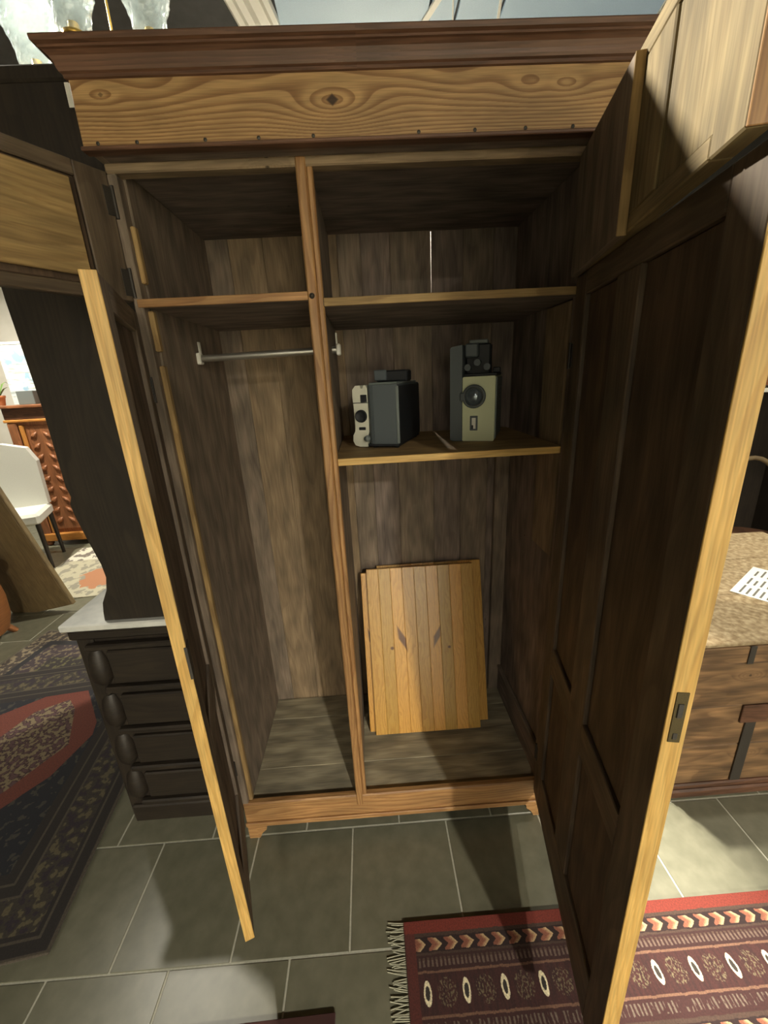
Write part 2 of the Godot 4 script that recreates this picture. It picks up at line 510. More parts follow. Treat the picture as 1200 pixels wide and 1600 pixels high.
# ------------------------------------------------------------------ room
func build_room() -> void:
	var fl := structure(pr(self, "floor", Vector3(-6, -0.12, -5), Vector3(4.5, -0.0015, 6.5), M.grout, 0, 0.0), "grey-green ceramic tiled shop floor")
	var tw := 0.317
	var td := 0.3214
	var gap := 0.005
	var st := mb()
	bbox(st, Vector3.ZERO, Vector3(tw - gap, 0.02, td - gap), 0.0012, 0)
	var tm := st.commit()
	var far := mb()
	for r in range(-14, 20):
		for k in range(-19, 16):
			var x := -0.1319 + k * tw + tw * 0.5 + (0.5 * tw if posmod(r, 2) == 0 else 0.0)
			var z := -0.012 + (r - 0.5) * td
			if x < -5.9 or x > 4.4 or z < -4.9 or z > 6.4:
				continue
			if r >= -5 and r <= 3 and k >= -10 and k <= 8:
				var o := MeshInstance3D.new()
				o.mesh = tm
				o.name = "tile"
				o.material_override = M.tile if rng.randf() < 0.6 else M.tile_b
				fl.add_child(o, true)
				# the floor slab is centred on its own box
				o.position = Vector3(x, -0.01, z) - fl.position
			else:
				bbox(far, Vector3(x, -0.01, z) - fl.position, Vector3(tw - gap, 0.02, td - gap), 0.0, 0)
	var fo := obj("far_tiles", far, M.tile, fl)
	fo.set_meta("kind", "stuff")
	structure(pr(self, "ceiling", Vector3(-6, 3.3, -5), Vector3(4.5, 3.42, 6.5), M.ceiling, 0, 0.0), "dark grey shop ceiling")
	structure(pr(self, "wall_left", Vector3(-6.12, 0, -5), Vector3(-6, 3.3, 6.5), M.wall, 0, 0.0), "white shop wall on the left")
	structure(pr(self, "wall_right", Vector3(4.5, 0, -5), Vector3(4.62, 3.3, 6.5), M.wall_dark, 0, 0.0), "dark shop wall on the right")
	structure(pr(self, "wall_front", Vector3(-6, 0, 6.5), Vector3(4.5, 3.3, 6.62), M.wall, 0, 0.0), "shop wall behind the viewer")
	structure(pr(self, "wall_back", Vector3(-6, 0, -4.2), Vector3(4.5, 3.3, -4.08), M.wall, 0, 0.0), "white shop wall far behind the carved cabinet")
	structure(pr(self, "wall_partition", Vector3(-1.25, 0, -2.75), Vector3(1.0, 3.3, -2.65), M.wall, 0, 0.0), "white partition wall behind the wardrobe")
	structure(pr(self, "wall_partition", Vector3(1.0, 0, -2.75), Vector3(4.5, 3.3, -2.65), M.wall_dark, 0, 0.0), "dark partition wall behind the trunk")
	# what shows of the ceiling above the cornice: grey textured panels, pale joints, fluted beam
	var cp: Node3D = Node3D.new()
	cp.name = "trim_1"
	add_child(cp)
	structure(cp, "frosted grey skylight panes with pale joint strips above the wardrobe")
	var edges := [-0.345, 0.465, 0.612, 0.852, 1.811, 2.679]
	for i in edges.size() - 1:
		pr(cp, "skylight_pane", Vector3(edges[i] + 0.008, 3.285, -2.4), Vector3(edges[i + 1] - 0.008, 3.3, -1.4), M.pane_grey, 0, 0.002)
	pc(cp, "joint_strip", Vector3(0.459, 3.283, -1.918), Vector3(0.034, 0.012, 1.0), M.white, 2, 0.002, Basis(Vector3.UP, 0.38))
	for x in [[0.597, 0.008], [0.847, 0.015], [1.76, 0.05]]:
		pc(cp, "joint_strip", Vector3(x[0], 3.283, -1.931), Vector3(x[1], 0.012, 0.95), M.white, 2, 0.002, Basis(Vector3.UP, -0.18))
	var b := Node3D.new()
	b.name = "trim_2"
	add_child(b)
	structure(b, "cream fluted ceiling beam above the wardrobe's left half")
	var prof := PackedVector2Array([Vector2(-0.11, 0), Vector2(-0.11, -0.02), Vector2(-0.09, -0.04), Vector2(-0.065, -0.03), Vector2(-0.04, -0.045), Vector2(-0.012, -0.032), Vector2(0.026, -0.05), Vector2(0.065, -0.032), Vector2(0.09, -0.05), Vector2(0.11, -0.035), Vector2(0.11, 0)])
	var bs := mb()
	prism(bs, prof, -0.5, 0.5, 2)
	var bo := obj("fluted_beam", bs, M.white, b)
	bo.transform = Transform3D(Basis(Vector3.UP, -0.17), Vector3(-0.456, 3.3, -1.893))

# ------------------------------------------------------------------ wardrobe
const XL := -0.478
const XR := 0.522
func build_wardrobe() -> void:
	var w := thing("wardrobe", "open antique pine wardrobe with moulded cornice and four doors", "wardrobe", Vector3(0.022, 0, -0.24))
	var o := -w.position   # parts are given in room coordinates
	var P := func(called: String, a: Vector3, b: Vector3, m: Material, ax := 0, bev := 0.0025, off = null):
		return pr(w, called, a + o, b + o, m, ax, bev, off)
	# sides: left one of boards, right one framed
	P.call("side_panel", Vector3(XL, 0.07, -0.47), Vector3(-0.456, 1.872, -0.03), M.aged, 1)
	P.call("side_panel", Vector3(0.502, 0.07, -0.47), Vector3(XR, 1.872, -0.03), M.aged_b, 1)
	P.call("side_rail", Vector3(0.490, 0.149, -0.44), Vector3(0.502, 0.262, -0.03), M.aged_b, 2, 0.003)
	P.call("side_batten", Vector3(0.486, 0.262, -0.44), Vector3(0.502, 0.275, -0.03), M.aged, 2, 0.003)
	P.call("corner_post", Vector3(0.452, 0.149, -0.466), Vector3(0.502, 1.25, -0.44), M.aged, 1, 0.003)
	P.call("pale_board", Vector3(0.492, 0.945, -0.185), Vector3(0.502, 1.60, -0.055), M.aged_pale, 1)  # thin board on the right side panel, paler than its neighbours
	# back of upright planks; one joint has opened
	var ex := [-0.470, -0.39, -0.285, -0.165, -0.06, 0.012, 0.103, 0.2315, 0.332, 0.43, 0.515]
	for i in ex.size() - 1:
		var gr := 0.0
		var gl := -0.0005 if i == 7 else 0.0
		var dz := rng.randf_range(-0.0015, 0.0015) if i != 7 else -0.003
		var m: Material = M.aged_pale if i < 4 and i != 0 else (M.aged if i % 2 == 0 else M.aged_b)
		var bb: MeshInstance3D = P.call("back_board", Vector3(ex[i] + gl, 0.10, -0.486 + dz), Vector3(ex[i + 1] - gr, 1.8735, -0.470 + dz), m, 1, 0.002)
		if i == 7:
			bb.rotation.z = -0.0042
	# bottom boards
	for i in 4:
		P.call("bottom_board", Vector3(-0.456, 0.13, -0.468 + i * 0.1116), Vector3(0.502, 0.149 - (0.001 if i % 2 else 0.0), -0.468 + (i + 1) * 0.1116 - 0.001), M.floorboard, 0, 0.0015)
	P.call("bottom_rail", Vector3(XL, 0.0688, -0.022), Vector3(XR, 0.161, 0.0), M.post, 0, 0.004)
	P.call("plinth_moulding", Vector3(XL, 0.066, 0.0), Vector3(XR, 0.082, 0.007), M.post, 0, 0.003)
	# feet
	for x in [XL + 0.03, XR - 0.03]:
		for z in [-0.022, -0.44]:
			var st := mb()
			var fp := PackedVector2Array([Vector2(-0.03, 0.07), Vector2(-0.03, 0.0), Vector2(0.005, 0.0), Vector2(0.014, 0.02), Vector2(0.03, 0.035), Vector2(0.036, 0.07)])
			if x > 0:
				for i in fp.size(): fp[i].x = -fp[i].x
			prism(st, fp, -0.018, 0.018, 0)
			var f := obj("foot", st, M.post, w)
			f.position = Vector3(x, 0, z) + o
	# jambs with door stops
	P.call("jamb", Vector3(XL, 0.161, -0.03), Vector3(-0.459, 1.8546, 0.0), M.aged, 1)
	P.call("jamb", Vector3(0.485, 0.161, -0.03), Vector3(XR, 1.8546, 0.0), M.aged_b, 1)
	P.call("door_stop", Vector3(-0.459, 0.161, -0.028), Vector3(-0.447, 1.50, -0.012), M.plate, 1)
	P.call("door_stop", Vector3(-0.459, 1.53, -0.028), Vector3(-0.447, 1.612, -0.012), M.plate, 1)
	P.call("door_stop", Vector3(-0.459, 1.665, -0.028), Vector3(-0.449, 1.77, -0.012), M.plate, 1)
	# top
	P.call("top_rail", Vector3(XL, 1.8546, -0.03), Vector3(XR, 1.872, 0.0), M.aged_pale, 0)
	P.call("top_board", Vector3(XL, 1.872, -0.484), Vector3(XR, 1.89, 0.03), M.aged_b, 0)
	P.call("frieze", Vector3(-0.483, 1.872, 0.03), Vector3(0.525, 1.973, 0.05), M.frieze, 0, 0.002, Vector2(0.504, 0.0505))
	P.call("frieze_side", Vector3(-0.483, 1.872, -0.484), Vector3(-0.463, 1.973, 0.03), M.aged, 2)
	P.call("frieze_side", Vector3(0.505, 1.872, -0.484), Vector3(0.525, 1.973, 0.03), M.aged, 2)
	P.call("frieze_bead", Vector3(-0.486, 1.868, 0.03), Vector3(0.528, 1.875, 0.054), M.cornice, 0, 0.003)
	for x in [-0.455, -0.385, -0.262, -0.165, -0.065, 0.13, 0.235, 0.33, 0.42]:
		var ns := mb()
		lathe(ns, [Vector2(0.0, 0.0015), Vector2(0.003, 0.001), Vector2(0.0035, 0.0)], 8, Transform3D(Basis(Vector3.RIGHT, PI / 2), Vector3.ZERO))
		obj("nail_head", ns, M.iron, w).position = Vector3(x, 1.879, 0.0502) + o
	cornice(w, o)
	# middle post and partition
	P.call("middle_post", Vector3(-0.1092, 0.12, -0.03), Vector3(-0.0885, 1.871, 0.003), M.post, 1, 0.003)
	P.call("post_bead", Vector3(-0.0885, 0.12, -0.03), Vector3(-0.0762, 1.871, -0.003), M.post, 1, 0.003)
	P.call("partition", Vector3(-0.1, 0.149, -0.466), Vector3(-0.084, 1.872, -0.03), M.aged, 1)
	# shelves
	P.call("upper_shelf", Vector3(-0.456, 1.617, -0.466), Vector3(-0.1, 1.633, -0.004), M.aged_b, 0)
	P.call("shelf_lipping", Vector3(-0.470, 1.617, -0.004), Vector3(-0.1092, 1.6335, 0.001), M.post, 0, 0.0015)
	P.call("upper_shelf", Vector3(-0.084, 1.603, -0.466), Vector3(0.502, 1.619, -0.004), M.aged_b, 0)
	P.call("shelf_lipping", Vector3(-0.0762, 1.603, -0.004), Vector3(0.49, 1.6195, 0.001), M.plate, 0, 0.0015)
	var st2 := mb()
	lathe(st2, [Vector2(0.0, 0.006), Vector2(0.004, 0.005), Vector2(0.006, 0.0)], 12, Transform3D(Basis(Vector3.RIGHT, PI / 2), Vector3.ZERO))
	obj("door_knob_pin", st2, M.iron, w).position = Vector3(-0.1, 1.624, 0.003) + o
	P.call("shelf", Vector3(-0.084, 1.247, -0.46), Vector3(0.49, 1.264, -0.024), M.plate, 0)
	P.call("shelf_lipping", Vector3(-0.08, 1.247, -0.024), Vector3(0.482, 1.2645, -0.02), M.pine, 0, 0.0015)
	# hanging rail with end brackets
	var rs := mb()
	tube(rs, [Vector3(-0.456, 1.525, -0.25) + o, Vector3(-0.27, 1.528, -0.25) + o, Vector3(-0.07, 1.531, -0.25) + o], 0.0095, 14)
	var rail := obj("hanging_rail", rs, M.steel, w)
	for q in [[-0.452, 1.525], [-0.066, 1.531]]:
		var bs := mb()
		bbox(bs, Vector3(q[0], q[1], -0.25) + o, Vector3(0.012, 0.03, 0.026), 0.003)
		bbox(bs, Vector3(q[0] - 0.004 * sign(q[0] + 0.2), q[1] + 0.026, -0.25) + o, Vector3(0.004, 0.034, 0.014), 0.001)
		obj("bracket", bs, M.white, rail)
	# doors
	door(w, "lower_door", Vector3(-0.475, 0.157, 0.004) + o, Vector3(0.122, 0, 0.334), 1.452, 0.022, -1, 0, true)
	door(w, "lower_door", Vector3(0.475, 0.135, 0.004) + o, Vector3(-0.107, 0, 0.574), 1.501, 0.027, 1, 1, true)
	door(w, "upper_door", Vector3(-0.473, 1.628, 0.004) + o, Vector3(-0.175, 0, 0.29), 0.228, 0.022, -1, 2, false)
	door(w, "upper_door", Vector3(0.473, 1.637, 0.004) + o, Vector3(-0.134, 0, 0.565), 0.228, 0.024, 1, 3, false)

func cornice(w: Node3D, o: Vector3) -> void:
	# [outward, height]
	var pf := [Vector2(0, 1.970), Vector2(0.004, 1.971), Vector2(0.004, 1.976), Vector2(0.008, 1.978), Vector2(0.010, 1.982), Vector2(0.011, 1.988), Vector2(0.015, 1.995), Vector2(0.021, 1.9995), Vector2(0.025, 2.0005), Vector2(0.025, 2.004), Vector2(0.031, 2.006), Vector2(0.032, 2.013), Vector2(0.031, 2.015), Vector2(-0.02, 2.015)]
	var st := mb()
	var x0 := -0.483
	var x1 := 0.525
	var zf := 0.05
	var zb := -0.484
	for i in pf.size() - 1:
		var a: Vector2 = pf[i]
		var b: Vector2 = pf[i + 1]
		var d := (b - a).normalized()
		var nr := Vector2(d.y, -d.x)   # outward, up
		var uo := Vector2(0, float(i) * 0.007)
		var quads := [
			[Vector3(x0 - a.x, a.y, zf + a.x), Vector3(x1 + a.x, a.y, zf + a.x), Vector3(x1 + b.x, b.y, zf + b.x), Vector3(x0 - b.x, b.y, zf + b.x), Vector3(0, nr.y, nr.x), 0],
			[Vector3(x0 - a.x, a.y, zb), Vector3(x0 - a.x, a.y, zf + a.x), Vector3(x0 - b.x, b.y, zf + b.x), Vector3(x0 - b.x, b.y, zb), Vector3(-nr.x, nr.y, 0), 2],
			[Vector3(x1 + a.x, a.y, zb), Vector3(x1 + a.x, a.y, zf + a.x), Vector3(x1 + b.x, b.y, zf + b.x), Vector3(x1 + b.x, b.y, zb), Vector3(nr.x, nr.y, 0), 2]]
		for q in quads:
			face(st, [q[0] + o, q[1] + o, q[2] + o, q[3] + o], q[4].normalized(), q[5], uo, Transform3D.IDENTITY)
	obj("cornice", st, M.cornice, w)
	pr(w, "cornice_top", Vector3(x0 + 0.0, 2.0, zb) + o, Vector3(x1, 2.0148, zf + 0.02) + o, M.aged, 0)

# inner: +1 if the inner face looks along local +z, -1 if along -z
func door(w: Node3D, called: String, hinge: Vector3, along: Vector3, h: float, t: float, inner: int, style: int, low: bool) -> void:
	var d := Node3D.new()
	d.name = called
	w.add_child(d, true)
	var X := along.normalized()
	d.transform = Transform3D(Basis(X, Vector3.UP, X.cross(Vector3.UP)), hinge)
	var wd := along.length()
	var zi := 0.0
	var zo := -t * inner
	var dm: Material = M.upper_door if style == 3 else (M.aged if style == 0 else M.door)
	var sw := 0.062 if style != 1 else 0.07
	var B := func(nm: String, x0: float, x1: float, y0: float, y1: float, z0: float, z1: float, m: Material, ax := 1, bev := 0.002):
		return pr(d, nm, Vector3(x0, y0, z0), Vector3(x1, y1, z1), m, ax, bev)
	var rec := -0.008 * inner
	var tr := 0.045 if low else 0.026
	var br := 0.13 if low else 0.022
	B.call("hinge_stile", 0.0, sw, 0.0, h, zi, zo, dm)
	B.call("free_stile", wd - sw, wd - 0.003, 0.0, h, zi, zo, dm)
	B.call("edge_strip", wd - 0.003, wd, 0.0, h, zi, zo, M.pine if low else M.post, 1, 0.0008)
	B.call("rail", sw, wd - sw, h - tr, h, zi, zo, dm, 0)
	B.call("rail", sw, wd - sw, 0.0, br, zi, zo, dm, 0)
	var cells := [[sw, wd - sw]]
	if inner == 1:
		cells = [[0.075, 0.235], [0.325, wd - sw]]
		if not low: cells = [[0.075, 0.29], [0.385, wd - 0.03]]
		B.call("mullion", cells[0][1], cells[1][0], br, h - tr, zi, zo, dm)
		if sw < cells[0][0]:
			B.call("stile_strip", sw, cells[0][0], br, h - tr, zi, zo, dm)
		if not low:
			B.call("stile_strip", wd - sw, wd - 0.03, br, h - tr, zi + 0.006 * -inner, zo, dm)
	var yb := [[br, h - tr]]
	if low:
		B.call("lock_rail", sw, wd - sw, 0.52, 0.60, zi, zo, dm, 0)
		yb = [[br, 0.52], [0.60, h - tr]]
	for c in cells:
		for y in yb:
			var z0: float = zi + (rec if low else -0.004 * inner)
			B.call("panel", c[0] + 0.0005, c[1] - 0.0005, y[0] + 0.0005, y[1] - 0.0005, z0, zo + 0.006 * inner, (M.upper_door if style == 3 else (M.aged_b if style == 0 else M.door_panel)))
	if style == 3: # a patch board nailed over the hinge half
		B.call("patch_board", 0.012, 0.298, -0.004, h - 0.018, 0.014, 0.0004, M.aged, 1, 0.0012)
		B.call("board_edge", 0.298, 0.300, -0.004, h - 0.018, 0.014, 0.0004, M.plate, 1, 0.0005)
	if style == 2: # pale plate on the inner face
		B.call("plate", 0.078, wd - 0.02, 0.034, h - 0.034, -0.009, -0.0004, M.plate, 0, 0.003)
	if low and style == 1:
		var lk: MeshInstance3D = B.call("lock_plate", wd - 0.001, wd + 0.0012, 0.836, 0.917, -0.006, -0.021, M.old_brass, 1, 0.0005)
		var lb := mb()
		bbox(lb, Vector3(0.0012, 0.012, 0), Vector3(0.003, 0.022, 0.007), 0.0008)
		obj("bolt", lb, M.iron, lk)
		pc(lk, "latch", Vector3(0.0008, -0.03, 0.0), Vector3(0.0024, 0.01, 0.006), M.iron, 1, 0.0008)
	if low and style == 0:
		B.call("strike_plate", wd - 0.028, wd + 0.001, 0.775, 0.845, -0.0015, 0.004, M.iron, 1, 0.0005)
	# hinges
	var hy := [0.16, h - 0.16] if low else [0.035, h - 0.05]
	for y in hy:
		var hs := mb()
		tube(hs, [Vector3(-0.003, y - 0.028, 0.001 * inner), Vector3(-0.003, y + 0.028, 0.001 * inner)], 0.0035, 8)
		bbox(hs, Vector3(0.006, y, 0.0006 * inner), Vector3(0.018, 0.05, 0.0014), 0.0005)
		obj("hinge", hs, M.iron, d)

# ------------------------------------------------------------------ loose boards inside
func build_boards() -> void:
	var lab := ["varnished pine board of glued strips, foremost of the leaning stack, with two spike knots", "varnished pine board second in the leaning stack, showing at its left", "varnished pine board at the back of the leaning stack, showing at its right"]
	# front lower edge, then back by the thickness
	var up := Vector3(0.0, 0.614, -0.176).normalized()
	var nrm := Vector3(0, -up.z, up.y)   # out of the front face
	var th := 0.016
	var spec := [[-0.038, 0.403, 0.638, 0.0], [-0.060, 0.39, 0.617, 0.0], [0.002, 0.402, 0.634, 0.0]]
	for i in 3:
		var base := Vector3(spec[i][0], 0.1495, -0.235 - (th + 0.001) / nrm.z * (i + 1))
		# slide along so that the lower edge rests on the bottom
		var t := thing("pine_board", lab[i], "board", base, 0, "pine boards leaning in the wardrobe")
		t.transform.basis = Basis(Vector3.RIGHT, up, nrm)
		var W: float = spec[i][1]
		var L: float = spec[i][2]
		var sw := W / STAVES
		for k in STAVES:
			var st := mb()
			bbox(st, Vector3.ZERO, Vector3(sw - 0.0004, L, th), 0.0012, 1, Vector2.ZERO)
			var mesh := st.commit()
			var arr := mesh.surface_get_arrays(0)
			var uvs: PackedVector2Array = arr[Mesh.ARRAY_TEX_UV]
			var vs: PackedVector3Array = arr[Mesh.ARRAY_VERTEX]
			var kk := k if i == 0 else (k * 4 + i * 2) % STAVES
			for q in uvs.size():
				var across := (vs[q].x / sw + 0.5) * 0.98 + 0.01
				uvs[q] = Vector2((vs[q].y / L + 0.5), (kk + across) / STAVES)
			arr[Mesh.ARRAY_TEX_UV] = uvs
			var am := ArrayMesh.new()
			am.add_surface_from_arrays(Mesh.PRIMITIVE_TRIANGLES, arr)
			var o := MeshInstance3D.new()
			o.mesh = am
			o.name = "strip"
			o.material_override = M.stave
			t.add_child(o, true)
			o.position = Vector3((k + 0.5) * sw, L * 0.5, th * 0.5 + rng.randf_range(-0.0003, 0.0003))

# ------------------------------------------------------------------ projectors
func round_rect(w: float, h: float, r: float, n := 5) -> PackedVector2Array:
	var out := PackedVector2Array()
	for q in [[1, 1, 0.0], [-1, 1, 0.5], [-1, -1, 1.0], [1, -1, 1.5]]:
		for i in n + 1:
			var an: float = q[2] * PI + PI * 0.5 * i / n
			out.append(Vector2(q[0] * (w * 0.5 - r) + cos(an) * r, q[1] * (h * 0.5 - r) + sin(an) * r))
	return out

func ring(st: SurfaceTool, c: Vector3, r0: float, r1: float, depth: float) -> void:
	lathe(st, [Vector2(r0, 0.0), Vector2(r0, depth), Vector2(r1, depth), Vector2(r1, 0.0)], 28, Transform3D(Basis(Vector3.RIGHT, PI / 2), c), false)

func build_projectors() -> void:
	# left projector: grey cover, white mechanism plate at its left
	var p := thing("film_projector", "dark grey film projector with a white side plate, left one on the shelf", "film projector", Vector3(0.084, 1.2645, -0.128), -0.36)
	# local: x to its right, z to its front; front right lower corner at the origin
	var st := mb()
	# cover: rounded at its left front edge, flat right face
	var plan := PackedVector2Array([Vector2(0, 0.0), Vector2(0, 0.235), Vector2(-0.088, 0.235), Vector2(-0.088, 0.022), Vector2(-0.085, 0.010), Vector2(-0.078, 0.003), Vector2(-0.068, 0.0)])
	prism(st, plan, 0.012, 0.168, 0, Vector2.ZERO, Transform3D(Basis(Vector3.RIGHT, Vector3(0, 0, -1), Vector3.UP), Vector3.ZERO))
	obj("cover", st, M.dark_grey, p)
	st = mb()
	prism(st, PackedVector2Array([Vector2(0.003, 0.004), Vector2(0.003, 0.232), Vector2(-0.001, 0.232), Vector2(-0.001, 0.004)]), 0.014, 0.164, 0, Vector2.ZERO, Transform3D(Basis(Vector3.RIGHT, Vector3(0, 0, -1), Vector3.UP), Vector3.ZERO))
	obj("side_plate", st, M.black, p)
	pr(p, "corner_trim", Vector3(-0.004, 0.014, -0.004), Vector3(0.0035, 0.163, 0.0015), M.grey, 1, 0.001)
	pr(p, "lid", Vector3(-0.082, 0.168, -0.225), Vector3(-0.004, 0.174, -0.012), M.grey, 0, 0.003)
	pr(p, "foot_plate", Vector3(-0.09, 0.004, -0.236), Vector3(0.0, 0.012, -0.004), M.black, 0, 0.003)
	for q in [Vector2(-0.075, -0.02), Vector2(-0.012, -0.02), Vector2(-0.075, -0.22), Vector2(-0.012, -0.22)]:
		var fs := mb()
		lathe(fs, [Vector2(0.007, 0.0), Vector2(0.008, 0.004)], 12)
		obj("foot", fs, M.black, p).position = Vector3(q.x, 0, q.y)
	# handle block on top
	pr(p, "handle_block", Vector3(-0.078, 0.174, -0.11), Vector3(0.012, 0.204, -0.06), M.black, 0, 0.004)
	pr(p, "handle_end", Vector3(-0.08, 0.178, -0.062), Vector3(-0.045, 0.206, -0.052), M.dark_grey, 0, 0.003)
	# white mechanism plate
	st = mb()
	var wp := PackedVector2Array([Vector2(-0.088, 0.16), Vector2(-0.092, 0.168), Vector2(-0.099, 0.168), Vector2(-0.101, 0.160), Vector2(-0.106, 0.160), Vector2(-0.108, 0.168), Vector2(-0.122, 0.168), Vector2(-0.131, 0.158), Vector2(-0.132, 0.14), Vector2(-0.130, 0.11), Vector2(-0.129, 0.06), Vector2(-0.130, 0.046), Vector2(-0.137, 0.034), Vector2(-0.138, 0.018), Vector2(-0.132, 0.006), Vector2(-0.118, 0.002), Vector2(-0.095, 0.002), Vector2(-0.095, 0.03), Vector2(-0.088, 0.045)])
	prism(st, wp, -0.20, -0.012)
	var wpo := obj("mechanism_plate", st, M.offwhite, p)
	pr(wpo, "seam", Vector3(-0.1308, 0.1215, -0.02), Vector3(-0.088, 0.1235, -0.0112), M.black, 0, 0.0003)
	pr(wpo, "film_gate", Vector3(-0.108, 0.124, -0.02), Vector3(-0.09, 0.144, -0.0095), M.black, 0, 0.001)
	pr(wpo, "slot", Vector3(-0.118, 0.049, -0.02), Vector3(-0.098, 0.057, -0.010), M.black, 0, 0.001)
	st = mb()
	lathe(st, [Vector2(0.0, 0.001), Vector2(0.014, 0.001), Vector2(0.0145, 0.006), Vector2(0.0165, 0.006), Vector2(0.0175, 0.0)], 24, Transform3D(Basis(Vector3.RIGHT, PI / 2), Vector3(-0.109, 0.087, -0.011)), false)
	obj("lens_port", st, M.black, wpo)
	st = mb()
	lathe(st, [Vector2(0.0, 0.014), Vector2(0.008, 0.012), Vector2(0.009, 0.0)], 16, Transform3D(Basis(Vector3.RIGHT, PI / 2), Vector3(-0.093, 0.026, -0.012)), false)
	obj("knob", st, M.grey, p)
	# right projector: cream front with a lens, dark case at its left
	var q := thing("film_projector", "cream and dark grey film projector with round lens, right one on the shelf", "film projector", Vector3(0.352, 1.2645, -0.153), -0.38)
	st = mb()
	prism(st, round_rect(0.088, 0.175, 0.004, 3), -0.20, 0.0, 0, Vector2.ZERO, Transform3D(Basis.IDENTITY, Vector3(-0.044, 0.0885, 0)))
	obj("body", st, M.cream, q)
	pr(q, "base_plate", Vector3(-0.118, 0.0, -0.2), Vector3(-0.002, 0.004, -0.003), M.dark_grey, 0, 0.001)
	pr(q, "side_cover", Vector3(-0.001, 0.006, -0.196), Vector3(0.0035, 0.172, -0.012), M.grey, 1, 0.0015)
	for i in 5:
		pr(q, "vent_slot", Vector3(0.003, 0.10 + i * 0.012, -0.15), Vector3(0.0042, 0.104 + i * 0.012, -0.07), M.dark_grey, 2, 0.0003)
	st = mb()
	var tall := PackedVector2Array([Vector2(-0.122, 0.004), Vector2(-0.089, 0.004), Vector2(-0.089, 0.258), Vector2(-0.118, 0.254), Vector2(-0.122, 0.25)])
	prism(st, tall, -0.19, 0.004)
	obj("side_case", st, M.dark_grey, q)
	# mechanism above the body
	pr(q, "lamp_house", Vector3(-0.088, 0.176, -0.10), Vector3(-0.02, 0.262, -0.055), M.black, 1, 0.004)
	pr(q, "arm_head", Vector3(-0.086, 0.226, -0.058), Vector3(-0.05, 0.262, -0.02), M.dark_grey, 1, 0.004)
	pr(q, "top_cap", Vector3(-0.078, 0.262, -0.085), Vector3(-0.028, 0.272, -0.045), M.grey, 0, 0.003)
	pr(q, "deck", Vector3(-0.088, 0.176, -0.18), Vector3(0.002, 0.184, -0.02), M.black, 0, 0.002)
	for i in 3:
		var rs := mb()
		lathe(rs, [Vector2(0.008, 0.0), Vector2(0.008, 0.012), Vector2(0.005, 0.014), Vector2(0.005, 0.03), Vector2(0.009, 0.032), Vector2(0.009, 0.036)], 14, Transform3D(Basis(Vector3.RIGHT, PI / 2), Vector3(-0.078 + i * 0.026, 0.20 + (i % 2) * 0.012, -0.055)))
		obj("film_roller", rs, M.dark_grey, q)
	pr(q, "lever", Vector3(-0.012, 0.184, -0.06), Vector3(0.008, 0.198, -0.045), M.black, 0, 0.002)
	# lens
	st = mb()
	lathe(st, [Vector2(0.0315, 0.0), Vector2(0.0315, 0.010), Vector2(0.029, 0.012), Vector2(0.024, 0.012), Vector2(0.022, 0.004), Vector2(0.019, 0.002)], 32, Transform3D(Basis(Vector3.RIGHT, PI / 2), Vector3(-0.056, 0.124, 0.0)), false)
	var lo := obj("lens_barrel", st, M.dark_grey, q)
	st = mb()
	lathe(st, [Vector2(0.0, 0.009), Vector2(0.008, 0.008), Vector2(0.015, 0.005), Vector2(0.019, 0.001)], 24, Transform3D(Basis(Vector3.RIGHT, PI / 2), Vector3(-0.056, 0.124, 0.0)), false)
	obj("lens_glass", st, M.glass_lens, lo)
	st = mb()
	ring(st, Vector3(-0.056, 0.124, 0.0), 0.0245, 0.026, 0.0132)
	obj("chrome_ring", st, M.steel, lo)
	pr(q, "lens_knob", Vector3(-0.094, 0.112, -0.01), Vector3(-0.082, 0.135, 0.012), M.dark_grey, 1, 0.003)
	# window below the lens
	var sf := pr(q, "switch_frame", Vector3(-0.0665, 0.031, -0.004), Vector3(-0.0455, 0.0715, 0.002), M.dark_grey, 1, 0.001)
	var lo2 := -sf.position
	pr(sf, "switch", Vector3(-0.0615, 0.036, 0.0) + lo2, Vector3(-0.0505, 0.066, 0.0028) + lo2, M.paper, 1, 0.001)
	pr(sf, "switch_mark", Vector3(-0.0615, 0.036, 0.0026) + lo2, Vector3(-0.057, 0.046, 0.0034) + lo2, M.black, 1, 0.0003)

